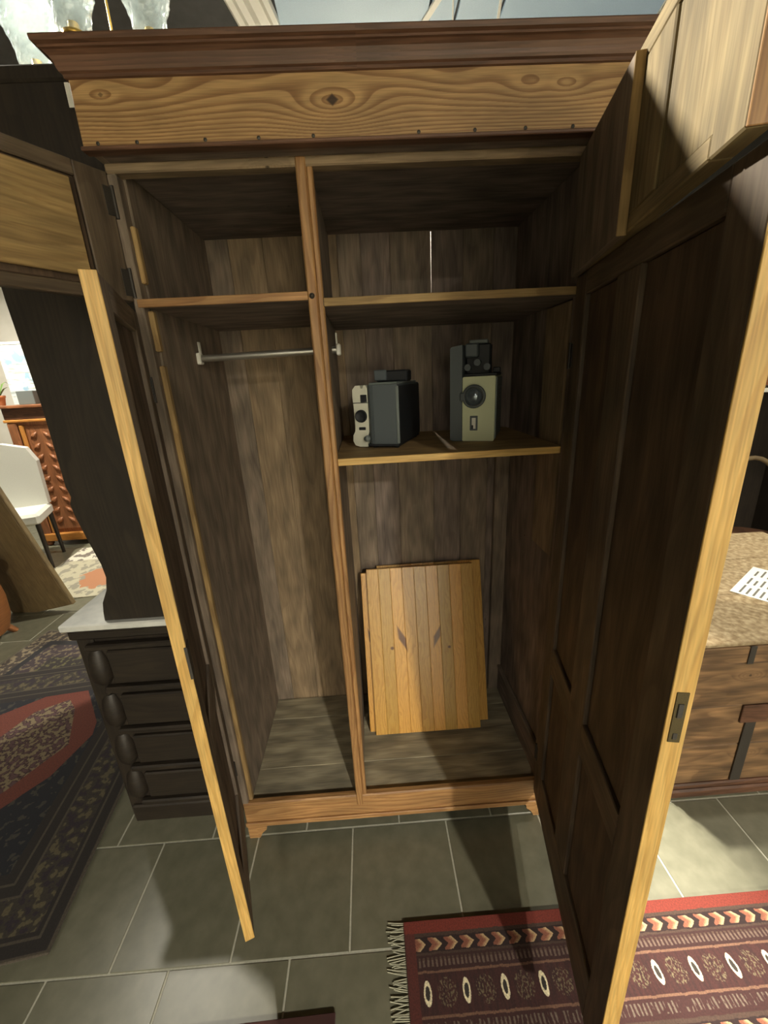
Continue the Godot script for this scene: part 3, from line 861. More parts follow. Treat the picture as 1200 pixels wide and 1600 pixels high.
# ------------------------------------------------------------------ buffet seen from its end
func build_buffet() -> void:
	var t := thing("buffet", "dark stained buffet with marble top and panelled end beside the wardrobe", "buffet", Vector3(-0.71, 0, -0.7))
	var o := -t.position
	var x0 := -0.914
	var x1 := -0.525
	var zf := -0.09
	var zb := -1.30
	pr(t, "carcass", Vector3(x0 + 0.03, 0.06, zb) + o, Vector3(x1, 0.785, zf - 0.022) + o, M.ebony, 1, 0.003)
	pr(t, "plinth", Vector3(x0 + 0.012, 0.0, zb) + o, Vector3(x1, 0.075, zf) + o, M.ebony, 0, 0.006)
	pr(t, "marble_top", Vector3(-0.932, 0.79, zb - 0.01) + o, Vector3(x1, 0.812, -0.078) + o, M.marble, 0, 0.004)
	pr(t, "moulding", Vector3(x0 - 0.006, 0.755, zb) + o, Vector3(x1, 0.79, zf + 0.006) + o, M.ebony, 0, 0.008)
	# end panelling: four raised fields between ledges
	var y := 0.72
	var hs := [0.165, 0.165, 0.16, 0.155]
	pr(t, "end_stile", Vector3(x1 - 0.04, 0.07, zf - 0.022) + o, Vector3(x1, 0.755, zf - 0.004) + o, M.ebony, 1, 0.003)
	pr(t, "ledge", Vector3(x0 + 0.03, 0.715, zf - 0.022) + o, Vector3(x1, 0.735, zf + 0.004) + o, M.ebony, 0, 0.007)
	for i in 4:
		var yb: float = y - hs[i]
		pr(t, "end_panel", Vector3(x0 + 0.085, yb + 0.035, zf - 0.022) + o, Vector3(x1 - 0.045, y - 0.012, zf - 0.002) + o, M.ebony, 0, 0.016)
		pr(t, "ledge", Vector3(x0 + 0.05, yb, zf - 0.022) + o, Vector3(x1, yb + 0.022, zf + 0.001) + o, M.ebony, 0, 0.008)
		# bulging corner boss beside each field
		var st := mb()
		lathe(st, [Vector2(0.02, 0.0), Vector2(0.032, 0.02), Vector2(0.036, 0.055), Vector2(0.03, 0.10), Vector2(0.02, 0.125)], 16)
		var b := obj("corner_boss", st, M.ebony, t)
		b.position = Vector3(x0 + 0.042, yb + 0.025, zf - 0.03) + o
		y = yb
	pr(t, "corner_post", Vector3(x0, 0.0, zf - 0.06) + o, Vector3(x0 + 0.05, 0.755, zf - 0.012) + o, M.ebony, 1, 0.006)
	# upper case: end board with a curved foot, shelves and cornice
	var prof := PackedVector2Array([Vector2(x1, 0.812), Vector2(x1, 2.07), Vector2(-0.815, 2.07), Vector2(-0.812, 1.66), Vector2(-0.802, 1.42), Vector2(-0.803, 1.22), Vector2(-0.797, 1.19), Vector2(-0.805, 1.17), Vector2(-0.802, 1.14), Vector2(-0.788, 1.07), Vector2(-0.770, 0.99), Vector2(-0.767, 0.95), Vector2(-0.776, 0.91), Vector2(-0.797, 0.87), Vector2(-0.803, 0.84), Vector2(-0.806, 0.812)])
	for z in [[zf - 0.03, zf - 0.008], [zb + 0.01, zb + 0.032]]:
		var st := mb()
		prism(st, prof, z[0], z[1], 1, Vector2.ZERO, Transform3D(Basis.IDENTITY, o))
		obj("end_board", st, M.ebony, t)
	pr(t, "upper_case", Vector3(-0.80, 1.25, zb + 0.032) + o, Vector3(x1, 2.05, zf - 0.031) + o, M.ebony, 1, 0.003)
	pr(t, "back_panel", Vector3(-0.55, 0.812, zb + 0.032) + o, Vector3(x1, 1.25, zf - 0.031) + o, M.ebony, 1, 0.002)
	pr(t, "upper_top", Vector3(-0.83, 2.05, zb) + o, Vector3(x1, 2.078, zf - 0.002) + o, M.ebony, 2, 0.004)
	# white slip added for the bright background seen past the wardrobe's cornice
	var tg := pr(self, "bright_gap_patch", Vector3(-0.56, 2.0, -0.0825), Vector3(-0.542, 2.04, -0.0815), M.paper, 1, 0.0002)
	tag(tg, "small white slip added for the bright background glimpsed past the dark buffet end", "tag")

# ------------------------------------------------------------------ rugs
func rug(called: String, label: String, c: Vector3, size: Vector2, turn: float, tex: ImageTexture, th := 0.009) -> Node3D:
	var t := thing(called, label, "rug", c, turn)
	var st := mb()
	bbox(st, Vector3(0, th * 0.5, 0), Vector3(size.x, th, size.y), 0.003, 0)
	var mesh := st.commit()
	var arr := mesh.surface_get_arrays(0)
	var uvs: PackedVector2Array = arr[Mesh.ARRAY_TEX_UV]
	var vs: PackedVector3Array = arr[Mesh.ARRAY_VERTEX]
	for q in uvs.size():
		uvs[q] = Vector2(vs[q].x / size.x + 0.5, vs[q].z / size.y + 0.5)
	arr[Mesh.ARRAY_TEX_UV] = uvs
	var am := ArrayMesh.new()
	am.add_surface_from_arrays(Mesh.PRIMITIVE_TRIANGLES, arr)
	var o := MeshInstance3D.new()
	o.mesh = am
	o.name = "pile"
	var m := StandardMaterial3D.new()
	m.albedo_texture = tex
	m.roughness = 0.95
	m.rim_enabled = true
	m.rim = 0.2
	o.material_override = m
	t.add_child(o, true)
	return t

func oval(p: Vector2, c: Vector2, r: Vector2) -> float:
	return Vector2((p.x - c.x) / r.x, (p.y - c.y) / r.y).length()

func build_rugs() -> void:
	var nz := FastNoiseLite.new()
	nz.seed = 91
	nz.frequency = 1.0
	nz.fractal_octaves = 3
	# wine-red rug: rows of arrows, combs and ovals along its upper edge, then the same again
	var W := 1.5
	var D := 0.95
	var w := 1500
	var h := 760
	var img := Image.create(w, h, true, Image.FORMAT_RGB8)
	var red := col(112, 44, 33)
	var wine := col(66, 34, 31)
	var dk := col(40, 24, 23)
	var pale := col(188, 162, 120)
	for y in h:
		var z := float(y) / h * D
		for x in w:
			var u := float(x) / w * W
			var jx := u + nz.get_noise_2d(u * 30.0, z * 30.0) * 0.0015
			var jz := z + nz.get_noise_2d(u * 30.0 + 50.0, z * 30.0) * 0.0015
			var c := wine
			if u < 0.028 or jz < 0.028:
				c = red if jz < 0.028 else wine.lerp(red, 0.35)
			else:
				var r := fmod(jz - 0.028, 0.193)
				c = wine.lerp(dk, 0.25)
				if r < 0.008 or (r > 0.040 and r < 0.045):
					c = dk.lerp(pale, 0.18)
				elif r < 0.040:
					# arrow row
					c = dk
					var ph := fmod(jx + 10.0, 0.043) / 0.043
					var dz: float = abs(r - 0.024) / 0.013
					var tip := 0.85 - dz * 0.35
					if dz < 1.0 and ph < tip and ph > tip - 0.62:
						c = col(128, 78, 60).lerp(pale, smoothstep(tip - 0.4, tip, ph))
				elif r < 0.075:
					# comb row
					var ph2 := fmod(jx + 10.0, 0.011) / 0.011
					c = wine.lerp(dk, 0.5)
					if r > 0.05 and r < 0.068 and ph2 < 0.5:
						c = col(98, 80, 70) if r > 0.055 else dk.lerp(pale, 0.25)
				elif r < 0.080 or (r > 0.153 and r < 0.158):
					c = wine.lerp(pale, 0.35)
				elif r < 0.153:
					# oval row with smaller flecked figures between
					var ph3 := fposmod(jx - 0.0, 0.096)
					c = wine.lerp(dk, 0.15 + 0.4 * smoothstep(-0.2, 0.4, nz.get_noise_2d(u * 90.0, z * 14.0)))
					var d1 := oval(Vector2(ph3, r), Vector2(0.048, 0.115), Vector2(0.0095, 0.023))
					if d1 < 1.0:
						c = col(226, 214, 178) if d1 > 0.55 else col(52, 46, 42)
					var d2 := oval(Vector2(fposmod(ph3 + 0.048, 0.096), r), Vector2(0.048, 0.115), Vector2(0.024, 0.026))
					if d2 < 1.0 and nz.get_noise_2d(u * 170.0, z * 110.0) > 0.16:
						c = col(104, 92, 70)
				else:
					var ph4 := fmod(jx + 10.0, 0.010) / 0.010
					c = wine.lerp(dk, 0.35)
					if r > 0.164 and r < 0.184 and ph4 < 0.45 and nz.get_noise_2d(u * 60.0, z * 20.0) > -0.15:
						c = col(100, 86, 75)
			var k := 1.0 + nz.get_noise_2d(u * 200.0, z * 200.0) * 0.22
			img.set_pixel(x, y, Color(c.r * k, c.g * k, c.b * k))
	img.generate_mipmaps()
	var t := rug("patterned_rug", "wine-red knotted rug with rows of pale ovals under the right door", Vector3(0.016 + W * 0.5, 0.0005, 0.258 + D * 0.5), Vector2(W, D), 0.0, ImageTexture.create_from_image(img))
	# fringe of loose threads along its left end
	var st := mb()
	for i in 260:
		var z := -D * 0.5 + D * (i + 0.5) / 260.0
		var L := rng.randf_range(0.03, 0.05)
		var x0 := -W * 0.5
		var dz := rng.randf_range(-0.006, 0.006)
		tube(st, [Vector3(x0 + 0.003, 0.004, z), Vector3(x0 - L * 0.5, 0.0025, z + dz), Vector3(x0 - L, 0.0018, z + dz * 2.0)], 0.0014, 4)
	var fr := obj("fringe", st, M.fringe, t)
	fr.set_meta("kind", "stuff")
	# dark rug at the left with a red medallion full of flowers, seen in the floor's own measure
	var red_poly := PackedVector2Array([Vector2(-1.828, -0.645), Vector2(-1.555, -0.85), Vector2(-1.321, -0.559), Vector2(-1.295, -0.485), Vector2(-1.337, -0.29), Vector2(-1.431, -0.164), Vector2(-1.62, 0.06), Vector2(-1.84, 0.22), Vector2(-2.08, -0.06), Vector2(-2.05, -0.3)])
	var flo_poly := PackedVector2Array([Vector2(-1.714, -0.507), Vector2(-1.667, -0.649), Vector2(-1.549, -0.719), Vector2(-1.479, -0.65), Vector2(-1.369, -0.442), Vector2(-1.423, -0.34), Vector2(-1.47, -0.24), Vector2(-1.64, -0.06), Vector2(-1.83, 0.1), Vector2(-1.95, -0.08), Vector2(-1.9, -0.3)])
	var c0 := Vector2(-1.66, -0.32)
	var sx := 1.26
	var sz := 1.34
	var ang := 0.13
	w = 640
	h = 680
	img = Image.create(w, h, true, Image.FORMAT_RGB8)
	for y in h:
		for x in w:
			var lx := (float(x) / w - 0.5) * sx
			var lz := (float(y) / h - 0.5) * sz
			var p := c0 + Vector2(lx * cos(ang) + lz * sin(ang), -lx * sin(ang) + lz * cos(ang))
			var n1 := nz.get_noise_2d(p.x * 22.0, p.y * 22.0)
			var n2 := nz.get_noise_2d(p.x * 34.0 + 30.0, p.y * 34.0)
			var c := col(20, 22, 32)
			var e: float = min(min(sx * 0.5 - lx, sx * 0.5 + lx), min(sz * 0.5 - lz, sz * 0.5 + lz))
			if e < 0.24:
				c = col(34, 28, 26)
				if e > 0.06 and e < 0.16:
					c = col(52, 46, 38)
					if n1 > 0.2: c = col(88, 80, 58)
					if n1 < -0.22: c = col(40, 30, 40)
				elif fmod(e, 0.04) < 0.008:
					c = col(72, 64, 54)
			elif Geometry2D.is_point_in_polygon(p, flo_poly):
				c = col(56, 34, 34)
				if n2 > 0.04: c = col(122, 108, 82)
				if n2 < -0.2: c = col(84, 58, 62)
			elif Geometry2D.is_point_in_polygon(p, red_poly):
				c = col(104, 50, 38)
			elif n1 > 0.3:
				c = col(60, 56, 50)
			var k := 1.0 + nz.get_noise_2d(p.x * 150.0, p.y * 150.0) * 0.2
			img.set_pixel(x, y, Color(c.r * k, c.g * k, c.b * k))
	img.generate_mipmaps()
	rug("patterned_rug", "dark navy rug with a red flower-filled medallion left of the buffet", Vector3(c0.x, 0.010, c0.y), Vector2(sx, sz), ang, ImageTexture.create_from_image(img))
	# darker rug below and behind it
	w = 400
	h = 320
	img = Image.create(w, h, true, Image.FORMAT_RGB8)
	for y in h:
		for x in w:
			var p := Vector2(float(x) / w * 1.2, float(y) / h * 0.9)
			var e: float = min(min(p.x, 1.2 - p.x), min(p.y, 0.9 - p.y))
			var n1 := nz.get_noise_2d(p.x * 26.0 + 9.0, p.y * 26.0)
			var c := col(44, 38, 36)
			if e < 0.02: c = col(96, 90, 74)
			elif e < 0.12:
				c = col(62, 52, 46)
				if n1 > 0.1: c = col(128, 116, 92)
			elif e < 0.16: c = col(28, 28, 32)
			elif e < 0.27:
				c = col(58, 46, 50)
				if n1 > 0.15: c = col(112, 100, 78)
			elif n1 > 0.2: c = col(96, 92, 60)
			img.set_pixel(x, y, c)
	img.generate_mipmaps()
	rug("patterned_rug", "dark brown bordered rug lying half under the medallion rug", Vector3(-1.60, 0.0005, -0.88), Vector2(1.2, 0.9), -0.12, ImageTexture.create_from_image(img))
	# pale rugs beyond the buffet
	w = 300
	h = 300
	img = Image.create(w, h, true, Image.FORMAT_RGB8)
	for y in h:
		for x in w:
			var p := Vector2(float(x) / w, float(y) / h)
			var n1 := nz.get_noise_2d(p.x * 9.0, p.y * 9.0)
			var c := col(176, 170, 146)
			if n1 > 0.15: c = col(140, 136, 120)
			if oval(p, Vector2(0.62, 0.66), Vector2(0.24, 0.2)) + n1 * 0.3 < 1.0: c = col(170, 118, 84)
			if p.y < 0.3:
				c = col(206, 202, 184)
				if n1 > 0.05 and p.x < 0.6: c = col(116, 108, 98)
			img.set_pixel(x, y, c)
	img.generate_mipmaps()
	rug("patterned_rug", "pale faded rug with an orange patch beyond the buffet", Vector3(-2.35, 0.0005, -2.36), Vector2(0.9, 1.1), 0.12, ImageTexture.create_from_image(img))
	# corner of a dark rug by the viewer's feet
	img = Image.create(64, 64, true, Image.FORMAT_RGB8)
	for y in 64:
		for x in 64:
			img.set_pixel(x, y, col(48, 24, 22).lerp(col(76, 40, 34), 0.5 + 0.5 * nz.get_noise_2d(x * 0.4, y * 0.4)))
	rug("plain_rug", "dark red rug whose far edge just enters the picture at the bottom", Vector3(-0.55, 0.0005, 1.0), Vector2(0.8, 1.15), 0.02, ImageTexture.create_from_image(img))

# ------------------------------------------------------------------ right side
func build_trunk_side() -> void:
	var t := thing("trunk", "old wooden trunk with worn pale leather lid right of the wardrobe", "trunk", Vector3(1.45, 0, -0.44))
	var o := -t.position
	var a := Vector3(0.968, 0, -0.845)
	var b := Vector3(1.93, 0.625, -0.03)
	# three front boards, ends, back
	for i in 3:
		pr(t, "front_board", Vector3(a.x, 0.055 + i * 0.165, b.z - 0.02) + o, Vector3(b.x, 0.055 + (i + 1) * 0.165 - 0.0015, b.z - rng.randf_range(0, 0.002)) + o, M.trunk, 0, 0.003)
	pr(t, "end_board", Vector3(a.x, 0.055, a.z) + o, Vector3(a.x + 0.02, 0.55, b.z - 0.02) + o, M.trunk, 2, 0.003)
	pr(t, "end_board", Vector3(b.x - 0.02, 0.055, a.z) + o, Vector3(b.x, 0.55, b.z - 0.02) + o, M.trunk, 2, 0.003)
	pr(t, "back_board", Vector3(a.x, 0.055, a.z) + o, Vector3(b.x, 0.55, a.z + 0.02) + o, M.trunk, 0, 0.003)
	pr(t, "base_moulding", Vector3(a.x - 0.008, 0.0, a.z) + o, Vector3(b.x + 0.008, 0.035, b.z + 0.012) + o, M.red_brown, 0, 0.006)
	pr(t, "base_moulding", Vector3(a.x - 0.004, 0.035, a.z) + o, Vector3(b.x + 0.004, 0.056, b.z + 0.006) + o, M.red_brown, 0, 0.005)
	pr(t, "lid_rim", Vector3(a.x - 0.003, 0.551, a.z) + o, Vector3(b.x + 0.003, 0.612, b.z + 0.003) + o, M.trunk, 0, 0.004)
	# leather lid in panels
	for i in 3:
		pr(t, "lid_panel", Vector3(a.x - 0.006, 0.612, a.z + i * 0.272) + o, Vector3(b.x + 0.006, 0.626 - i % 2 * 0.0015, min(a.z + (i + 1) * 0.272 - 0.002, b.z + 0.005)) + o, M.leather, 0, 0.004)
	for x in [1.20, 1.70]:
		var s := pr(t, "strap", Vector3(x - 0.018, 0.06, b.z) + o, Vector3(x + 0.018, 0.33, b.z + 0.005) + o, M.iron, 1, 0.001)
		pr(s, "strap_plate", Vector3(-0.04, 0.12, -0.002), Vector3(0.05, 0.19, 0.004), M.red_brown, 0, 0.003)
		pr(t, "strap_tab", Vector3(x - 0.07, 0.55, b.z + 0.0035) + o, Vector3(x - 0.05, 0.615, b.z + 0.007) + o, M.iron, 1, 0.001)
	for y in [0.10, 0.3, 0.5]:
		pr(t, "corner_iron", Vector3(a.x - 0.002, y - 0.05, b.z - 0.03) + o, Vector3(a.x + 0.012, y + 0.05, b.z + 0.002) + o, M.iron, 1, 0.001)
	# printed sheet lying on the lid
	var img := Image.create(128, 96, true, Image.FORMAT_RGB8)
	img.fill(col(226, 224, 210))
	for i in 9:
		for k in 3:
			img.fill_rect(Rect2i(6 + k * 41, 10 + i * 9, 34 - (i * 7 + k * 5) % 14, 3), col(96, 94, 88))
	img.generate_mipmaps()
	var pm := StandardMaterial3D.new()
	pm.albedo_texture = ImageTexture.create_from_image(img)
	pm.roughness = 0.9
	var ps := mb()
	bbox(ps, Vector3.ZERO, Vector3(0.30, 0.0012, 0.21), 0.0, 0, Vector2(0.15, 0.105))
	pm.uv1_scale = Vector3(1 / 0.3, 1 / 0.21, 1)
	var po := obj("printed_sheet", ps, pm)
	po.transform = Transform3D(Basis(Vector3.UP, 0.6), Vector3(1.50, 0.6270, -0.32))
	tag(po, "white printed sheet lying on the trunk lid", "paper")
	# bentwood chair behind the trunk
	var c := thing("bentwood_chair", "grey-brown bentwood armchair behind the trunk", "chair", Vector3(2.2, 0, -1.14), -0.5)
	var st := mb()
	lathe(st, [Vector2(0.0, 0.45), Vector2(0.2, 0.452), Vector2(0.215, 0.445), Vector2(0.215, 0.425), Vector2(0.2, 0.42), Vector2(0.0, 0.42)], 28)
	obj("seat", st, M.red_brown, c)
	for q in [[0.17, 0.15], [-0.17, 0.15], [0.15, -0.16], [-0.15, -0.16]]:
		st = mb()
		tube(st, [Vector3(q[0], 0.44, q[1]), Vector3(q[0] * 1.08, 0.22, q[1] * 1.08), Vector3(q[0] * 1.25, 0.0, q[1] * 1.25)], 0.017, 10, 0.012)
		obj("leg", st, M.red_brown, c)
	st = mb()
	var hoop := []
	for i in 21:
		var an := PI * i / 20.0
		hoop.append(Vector3(cos(an) * 0.19, 0.42 + sin(an) * 0.46, -0.17 - sin(an) * 0.08))
	tube(st, hoop, 0.014, 10)
	obj("back_hoop", st, M.tan, c)
	for s in [-1.0, 1.0]:
		st = mb()
		tube(st, [Vector3(s * 0.17, 0.72, -0.21), Vector3(s * 0.25, 0.70, -0.05), Vector3(s * 0.27, 0.67, 0.08), Vector3(s * 0.25, 0.62, 0.14), Vector3(s * 0.21, 0.52, 0.15), Vector3(s * 0.19, 0.43, 0.13)], 0.013, 10)
		obj("arm", st, M.tan, c)
	# dark cabinet with a white shelf edge at the far right
	var d := thing("shelf_cabinet", "dark open cabinet with a pale shelf at the right edge", "cabinet", Vector3(2.35, 0, -1.69))
	pr(d, "back_panel", Vector3(-0.6, 0.0, -0.2), Vector3(0.6, 1.9, -0.18), M.ebony, 1)
	pr(d, "side", Vector3(-0.6, 0.0, -0.18), Vector3(-0.57, 1.9, 0.2), M.ebony, 1)
	pr(d, "side", Vector3(0.57, 0.0, -0.18), Vector3(0.6, 1.9, 0.2), M.ebony, 1)
	pr(d, "top", Vector3(-0.62, 1.9, -0.2), Vector3(0.62, 1.93, 0.22), M.red_brown, 0)
	pr(d, "shelf", Vector3(-0.57, 1.25, -0.18), Vector3(0.57, 1.275, 0.2), M.white, 0)
	pr(d, "shelf", Vector3(-0.57, 0.1, -0.18), Vector3(0.57, 0.125, 0.2), M.ebony, 0)
	pr(d, "drawer_front", Vector3(-0.56, 1.29, 0.17), Vector3(0.56, 1.55, 0.195), M.carved, 0, 0.004)

# ------------------------------------------------------------------ far left
func build_left_background() -> void:
	var t := thing("carved_cabinet", "reddish carved wooden cabinet with gilded moulding in the bright background", "cabinet", Vector3(-2.75, 0, -3.3))
	var o := -t.position
	var x0 := -3.34
	var x1 := -2.1
	pr(t, "body", Vector3(x0 + 0.02, 0.06, -3.55) + o, Vector3(x1, 1.3, -3.03) + o, M.carved, 1, 0.004)
	pr(t, "top_slab", Vector3(x0 - 0.02, 1.352, -3.57) + o, Vector3(x1, 1.378, -2.98) + o, M.carved, 0, 0.006)
	pr(t, "frieze", Vector3(x0 + 0.005, 1.25, -3.05) + o, Vector3(x1, 1.352, -3.01) + o, M.red_brown, 0, 0.006)
	pr(t, "ledge", Vector3(x0, 1.225, -3.05) + o, Vector3(x1, 1.25, -2.995) + o, M.gold, 0, 0.006)
	for x in [-3.32, -2.75, -2.2]:
		pr(t, "pilaster", Vector3(x, 0.06, -3.04) + o, Vector3(x + 0.085, 1.225, -3.0) + o, M.carved, 1, 0.008)
	for x in [-3.225, -2.66]:
		pr(t, "gilded_moulding", Vector3(x, 0.13, -3.035) + o, Vector3(x + 0.04, 1.2, -3.005) + o, M.gold, 1, 0.008)
		# carved relief: leaves on a stem, cut from the door board
		var dp := pr(t, "door_panel", Vector3(x + 0.045, 0.17, -3.035) + o, Vector3(x + 0.45, 1.19, -3.018) + o, M.carved, 1, 0.006)
		for i in 9:
			for s in [-1.0, 1.0]:
				var ls := mb()
				lathe(ls, [Vector2(0.0, -0.05), Vector2(0.018, -0.025), Vector2(0.024, 0.0), Vector2(0.014, 0.03), Vector2(0.0, 0.05)], 8, Transform3D(Basis(Vector3.BACK, s * 0.8).scaled(Vector3(1, 1, 0.5)), Vector3.ZERO), false)
				obj("carved_leaf", ls, M.carved, dp).position = Vector3(s * 0.06 - 0.08, -0.42 + i * 0.105, 0.010)
	pr(t, "base_rail", Vector3(x0, 0.05, -3.05) + o, Vector3(x1, 0.13, -2.99) + o, M.gold, 0, 0.008)
	for x in [x0 + 0.04, x1 - 0.06]:
		for z in [-3.04, -3.5]:
			var st := mb()
			lathe(st, [Vector2(0.022, 0.0), Vector2(0.034, 0.015), Vector2(0.034, 0.045), Vector2(0.024, 0.062)], 14)
			obj("foot", st, M.carved, t).position = Vector3(x, 0, z) + o
	# pale picture standing on the cabinet
	var nz := FastNoiseLite.new()
	nz.seed = 12
	nz.frequency = 0.02
	var img := Image.create(192, 192, true, Image.FORMAT_RGB8)
	for y in 192:
		for x in 192:
			var n := nz.get_noise_2d(x, y * 1.6)
			var c := col(204, 216, 218).lerp(col(226, 230, 222), smoothstep(-0.3, 0.3, n))
			var n2 := nz.get_noise_2d(x * 0.8 + 300.0, y * 0.9)
			c = c.lerp(col(142, 178, 206), smoothstep(0.12, 0.4, n2) * 0.9)
			c = c.lerp(col(150, 158, 156), smoothstep(0.2, 0.35, nz.get_noise_2d(x * 0.5 + 700.0, y * 3.0)) * 0.6)
			img.set_pixel(x, y, c)
	img.generate_mipmaps()
	var pm := StandardMaterial3D.new()
	pm.albedo_texture = ImageTexture.create_from_image(img)
	pm.uv1_scale = Vector3(1 / 0.6, 1 / 0.55, 1)
	pm.roughness = 0.7
	var pt := thing("picture", "pale blue and white painted picture standing on the carved cabinet", "picture", Vector3(-3.2, 1.378, -3.4))
	pr(pt, "canvas", Vector3(-0.3, 0.0, -0.01), Vector3(0.3, 0.55, 0.01), pm, 0, 0.001, Vector2(0.3, 0.275))
	pr(pt, "frame_strip", Vector3(-0.31, 0.55, -0.015), Vector3(0.31, 0.575, 0.015), M.paper, 0, 0.003)
	var gb := pr(self, "grey_box", Vector3(-3.21, 1.3785, -3.18), Vector3(-3.06, 1.50, -3.08), M.grey, 0, 0.003)
	tag(gb, "small grey box on the carved cabinet", "box")
	# pot plant
	var p := thing("potted_plant", "small green plant in a terracotta pot on the carved cabinet", "plant", Vector3(-3.40, 1.3785, -3.12))
	var st := mb()
	lathe(st, [Vector2(0.03, 0.0), Vector2(0.042, 0.07), Vector2(0.048, 0.07), Vector2(0.048, 0.09), Vector2(0.04, 0.09), Vector2(0.036, 0.07)], 20, Transform3D.IDENTITY, false)
	obj("pot", st, M.terracotta, p)
	st = mb()
	lathe(st, [Vector2(0.0, 0.072), Vector2(0.038, 0.072)], 16, Transform3D.IDENTITY, false)
	obj("soil", st, M.ebony, p)
	for i in 9:
		var an := TAU * i / 9.0
		st = mb()
		var dir := Vector3(cos(an), 0, sin(an))
		var sd := Vector3(-sin(an), 0, cos(an))
		var hgt := 0.09 + 0.05 * (i % 3)
		var pts := []
		for k in 5:
			var f := k / 4.0
			var wv := 0.012 * sin(PI * min(f + 0.1, 1.0))
			var cpt := Vector3(0, 0.07, 0) + dir * (0.13 * f) + Vector3.UP * (hgt * sin(f * 2.1))
			pts.append([cpt - sd * wv, cpt + sd * wv])
		for k in 4:
			var n: Vector3 = (pts[k + 1][0] - pts[k][0]).cross(sd).normalized()
			tri(st, [pts[k][0], pts[k][1], pts[k + 1][1]], [n, n, n], [Vector2.ZERO, Vector2.ZERO, Vector2.ZERO])
			tri(st, [pts[k][0], pts[k + 1][1], pts[k + 1][0]], [n, n, n], [Vector2.ZERO, Vector2.ZERO, Vector2.ZERO])
		obj("leaf", st, M.leaf, p)
	# white upholstered chair
	var c := thing("upholstered_chair", "white upholstered chair with dark legs beside the carved cabinet", "chair", Vector3(-3.12, 0, -2.55), 0.4)
	pr(c, "seat", Vector3(-0.22, 0.40, -0.22), Vector3(0.22, 0.5, 0.22), M.cushion, 0, 0.03)
	st = mb()
	prism(st, PackedVector2Array([Vector2(-0.21, 0.5), Vector2(0.21, 0.5), Vector2(0.22, 0.9), Vector2(0.17, 1.02), Vector2(0.0, 1.07), Vector2(-0.17, 1.02), Vector2(-0.22, 0.9)]), -0.24, -0.15)
	obj("backrest", st, M.cushion, c)
	for q in [[0.19, 0.19], [-0.19, 0.19], [0.19, -0.19], [-0.19, -0.19]]:
		st = mb()
		tube(st, [Vector3(q[0], 0.41, q[1]), Vector3(q[0] * 1.05, 0.0, q[1] * 1.05)], 0.02, 10, 0.014)
		obj("leg", st, M.ebony, c)
	# tan board leaning on the stool
	var up := Vector3(-0.20, 0.94, 0.06).normalized()
	var lb := thing("leaning_panel", "tan wooden panel leaning left beside the round stool", "panel", Vector3(-2.35, 0.012, -1.66))
	lb.transform.basis = Basis(Vector3(1, 0.21, 0.1).normalized(), up, Vector3(1, 0.21, 0.1).normalized().cross(up).normalized()).orthonormalized()
	pr(lb, "panel_board", Vector3(-0.24, 0.0, -0.014), Vector3(0.218, 0.99, 0.014), M.tan, 1, 0.003)
	pr(lb, "panel_edge", Vector3(0.218, 0.0, -0.016), Vector3(0.236, 0.99, 0.016), M.tan, 1, 0.004)
	# round stool
	var s := thing("round_stool", "orange-brown round wooden stool at the left edge", "stool", Vector3(-2.52, 0, -1.28))
	st = mb()
	lathe(st, [Vector2(0.0, 0.5), Vector2(0.21, 0.5), Vector2(0.225, 0.49), Vector2(0.225, 0.465), Vector2(0.2, 0.455), Vector2(0.0, 0.455)], 32)
	obj("seat", st, M.stool, s)
	st = mb()
	lathe(st, [Vector2(0.19, 0.06), Vector2(0.215, 0.14), Vector2(0.222, 0.26), Vector2(0.21, 0.38), Vector2(0.185, 0.455)], 32)
	obj("drum", st, M.stool, s)
	for i in 4:
		var an := TAU * (i + 0.5) / 4.0
		st = mb()
		tube(st, [Vector3(cos(an) * 0.15, 0.08, sin(an) * 0.15), Vector3(cos(an) * 0.21, 0.0, sin(an) * 0.21)], 0.024, 10, 0.016)
		obj("leg", st, M.stool, s)

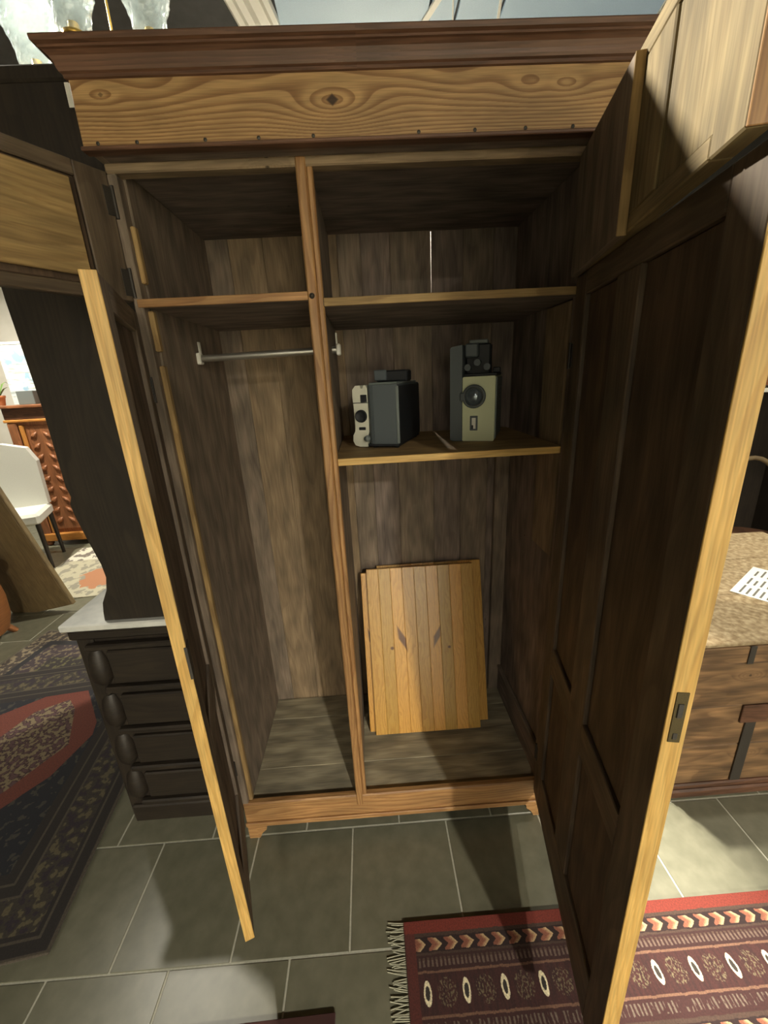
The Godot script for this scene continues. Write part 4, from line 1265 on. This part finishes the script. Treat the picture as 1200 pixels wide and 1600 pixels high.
# ------------------------------------------------------------------ chandelier
# pressed glass: the wall is broken into small facets
func crackled(st: SurfaceTool, prof: Array, at: Vector3) -> void:
	var cur := Curve2D.new()
	for v in prof: cur.add_point(v)
	var rows := 22
	var segs := 36
	var nz := FastNoiseLite.new()
	nz.seed = 3
	nz.frequency = 1.0
	for side in 2:
		var grid := []
		for i in rows + 1:
			var p := cur.sample_baked(cur.get_baked_length() * i / rows)
			var line := []
			for k in segs:
				var an := TAU * (k + 0.5 * (i % 2)) / segs
				var r := p.x - 0.004 * side + nz.get_noise_3d(cos(an) * 7.0, sin(an) * 7.0, p.y * 60.0 + side * 9.0) * 0.007
				line.append(at + Vector3(cos(an) * r, p.y, sin(an) * r))
			grid.append(line)
		for i in rows:
			for k in segs:
				var k2 := (k + 1) % segs
				for q in [[grid[i][k], grid[i][k2], grid[i + 1][k]], [grid[i][k2], grid[i + 1][k2], grid[i + 1][k]]]:
					var n: Vector3 = (q[2] - q[0]).cross(q[1] - q[0]).normalized()
					var mid: Vector3 = q[0] - at
					if n.dot(Vector3(mid.x, 0, mid.z)) < 0.0: n = -n
					tri(st, q, [n, n, n], [Vector2.ZERO, Vector2(0.02, 0), Vector2(0, 0.02)])

func build_chandelier() -> void:
	var t := thing("chandelier", "brass chandelier with crackled clear glass tulip shades above the buffet", "chandelier", Vector3(-0.832, 3.3, -1.0))
	var st := mb()
	tube(st, [Vector3(0, 0, 0), Vector3(0, -0.930, 0)], 0.0045, 8)
	obj("rod", st, M.brass, t)
	st = mb()
	lathe(st, [Vector2(0.0, -0.012), Vector2(0.05, -0.02), Vector2(0.06, 0.0)], 20, Transform3D.IDENTITY, false)
	obj("ceiling_cup", st, M.brass, t)
	st = mb()
	lathe(st, [Vector2(0.0, -0.980), Vector2(0.02, -0.970), Vector2(0.03, -0.940), Vector2(0.02, -0.910), Vector2(0.006, -0.890)], 18, Transform3D.IDENTITY, false)
	obj("hub", st, M.brass, t)
	# each shade stands on its own arm
	for q in [Vector3(-1.065, 2.515, -0.90), Vector3(-0.890, 2.58, -0.85), Vector3(-0.661, 2.59, -0.90), Vector3(-1.12, 2.56, -1.25)]:
		var at: Vector3 = q - t.position
		var arm := mb()
		tube(arm, [Vector3(0, -0.94, 0), Vector3(at.x * 0.5, -0.965, at.z * 0.5), Vector3(at.x * 0.93, -0.945, at.z * 0.93), at + Vector3(0, -0.06, 0), at + Vector3(0, -0.01, 0)], 0.005, 8)
		var ao := obj("arm", arm, M.brass, t)
		var cs := mb()
		lathe(cs, [Vector2(0.012, -0.014), Vector2(0.036, -0.008), Vector2(0.04, 0.004), Vector2(0.018, 0.008), Vector2(0.016, 0.035)], 18, Transform3D(Basis.IDENTITY, at))
		obj("cup", cs, M.brass, ao)
		var gs := mb()
		var prof := [Vector2(0.048, 0.0), Vector2(0.054, 0.038), Vector2(0.060, 0.076), Vector2(0.075, 0.108), Vector2(0.085, 0.146), Vector2(0.080, 0.19), Vector2(0.066, 0.24), Vector2(0.058, 0.28)]
		crackled(gs, prof, at)
		obj("glass_shade", gs, M.shade, ao)
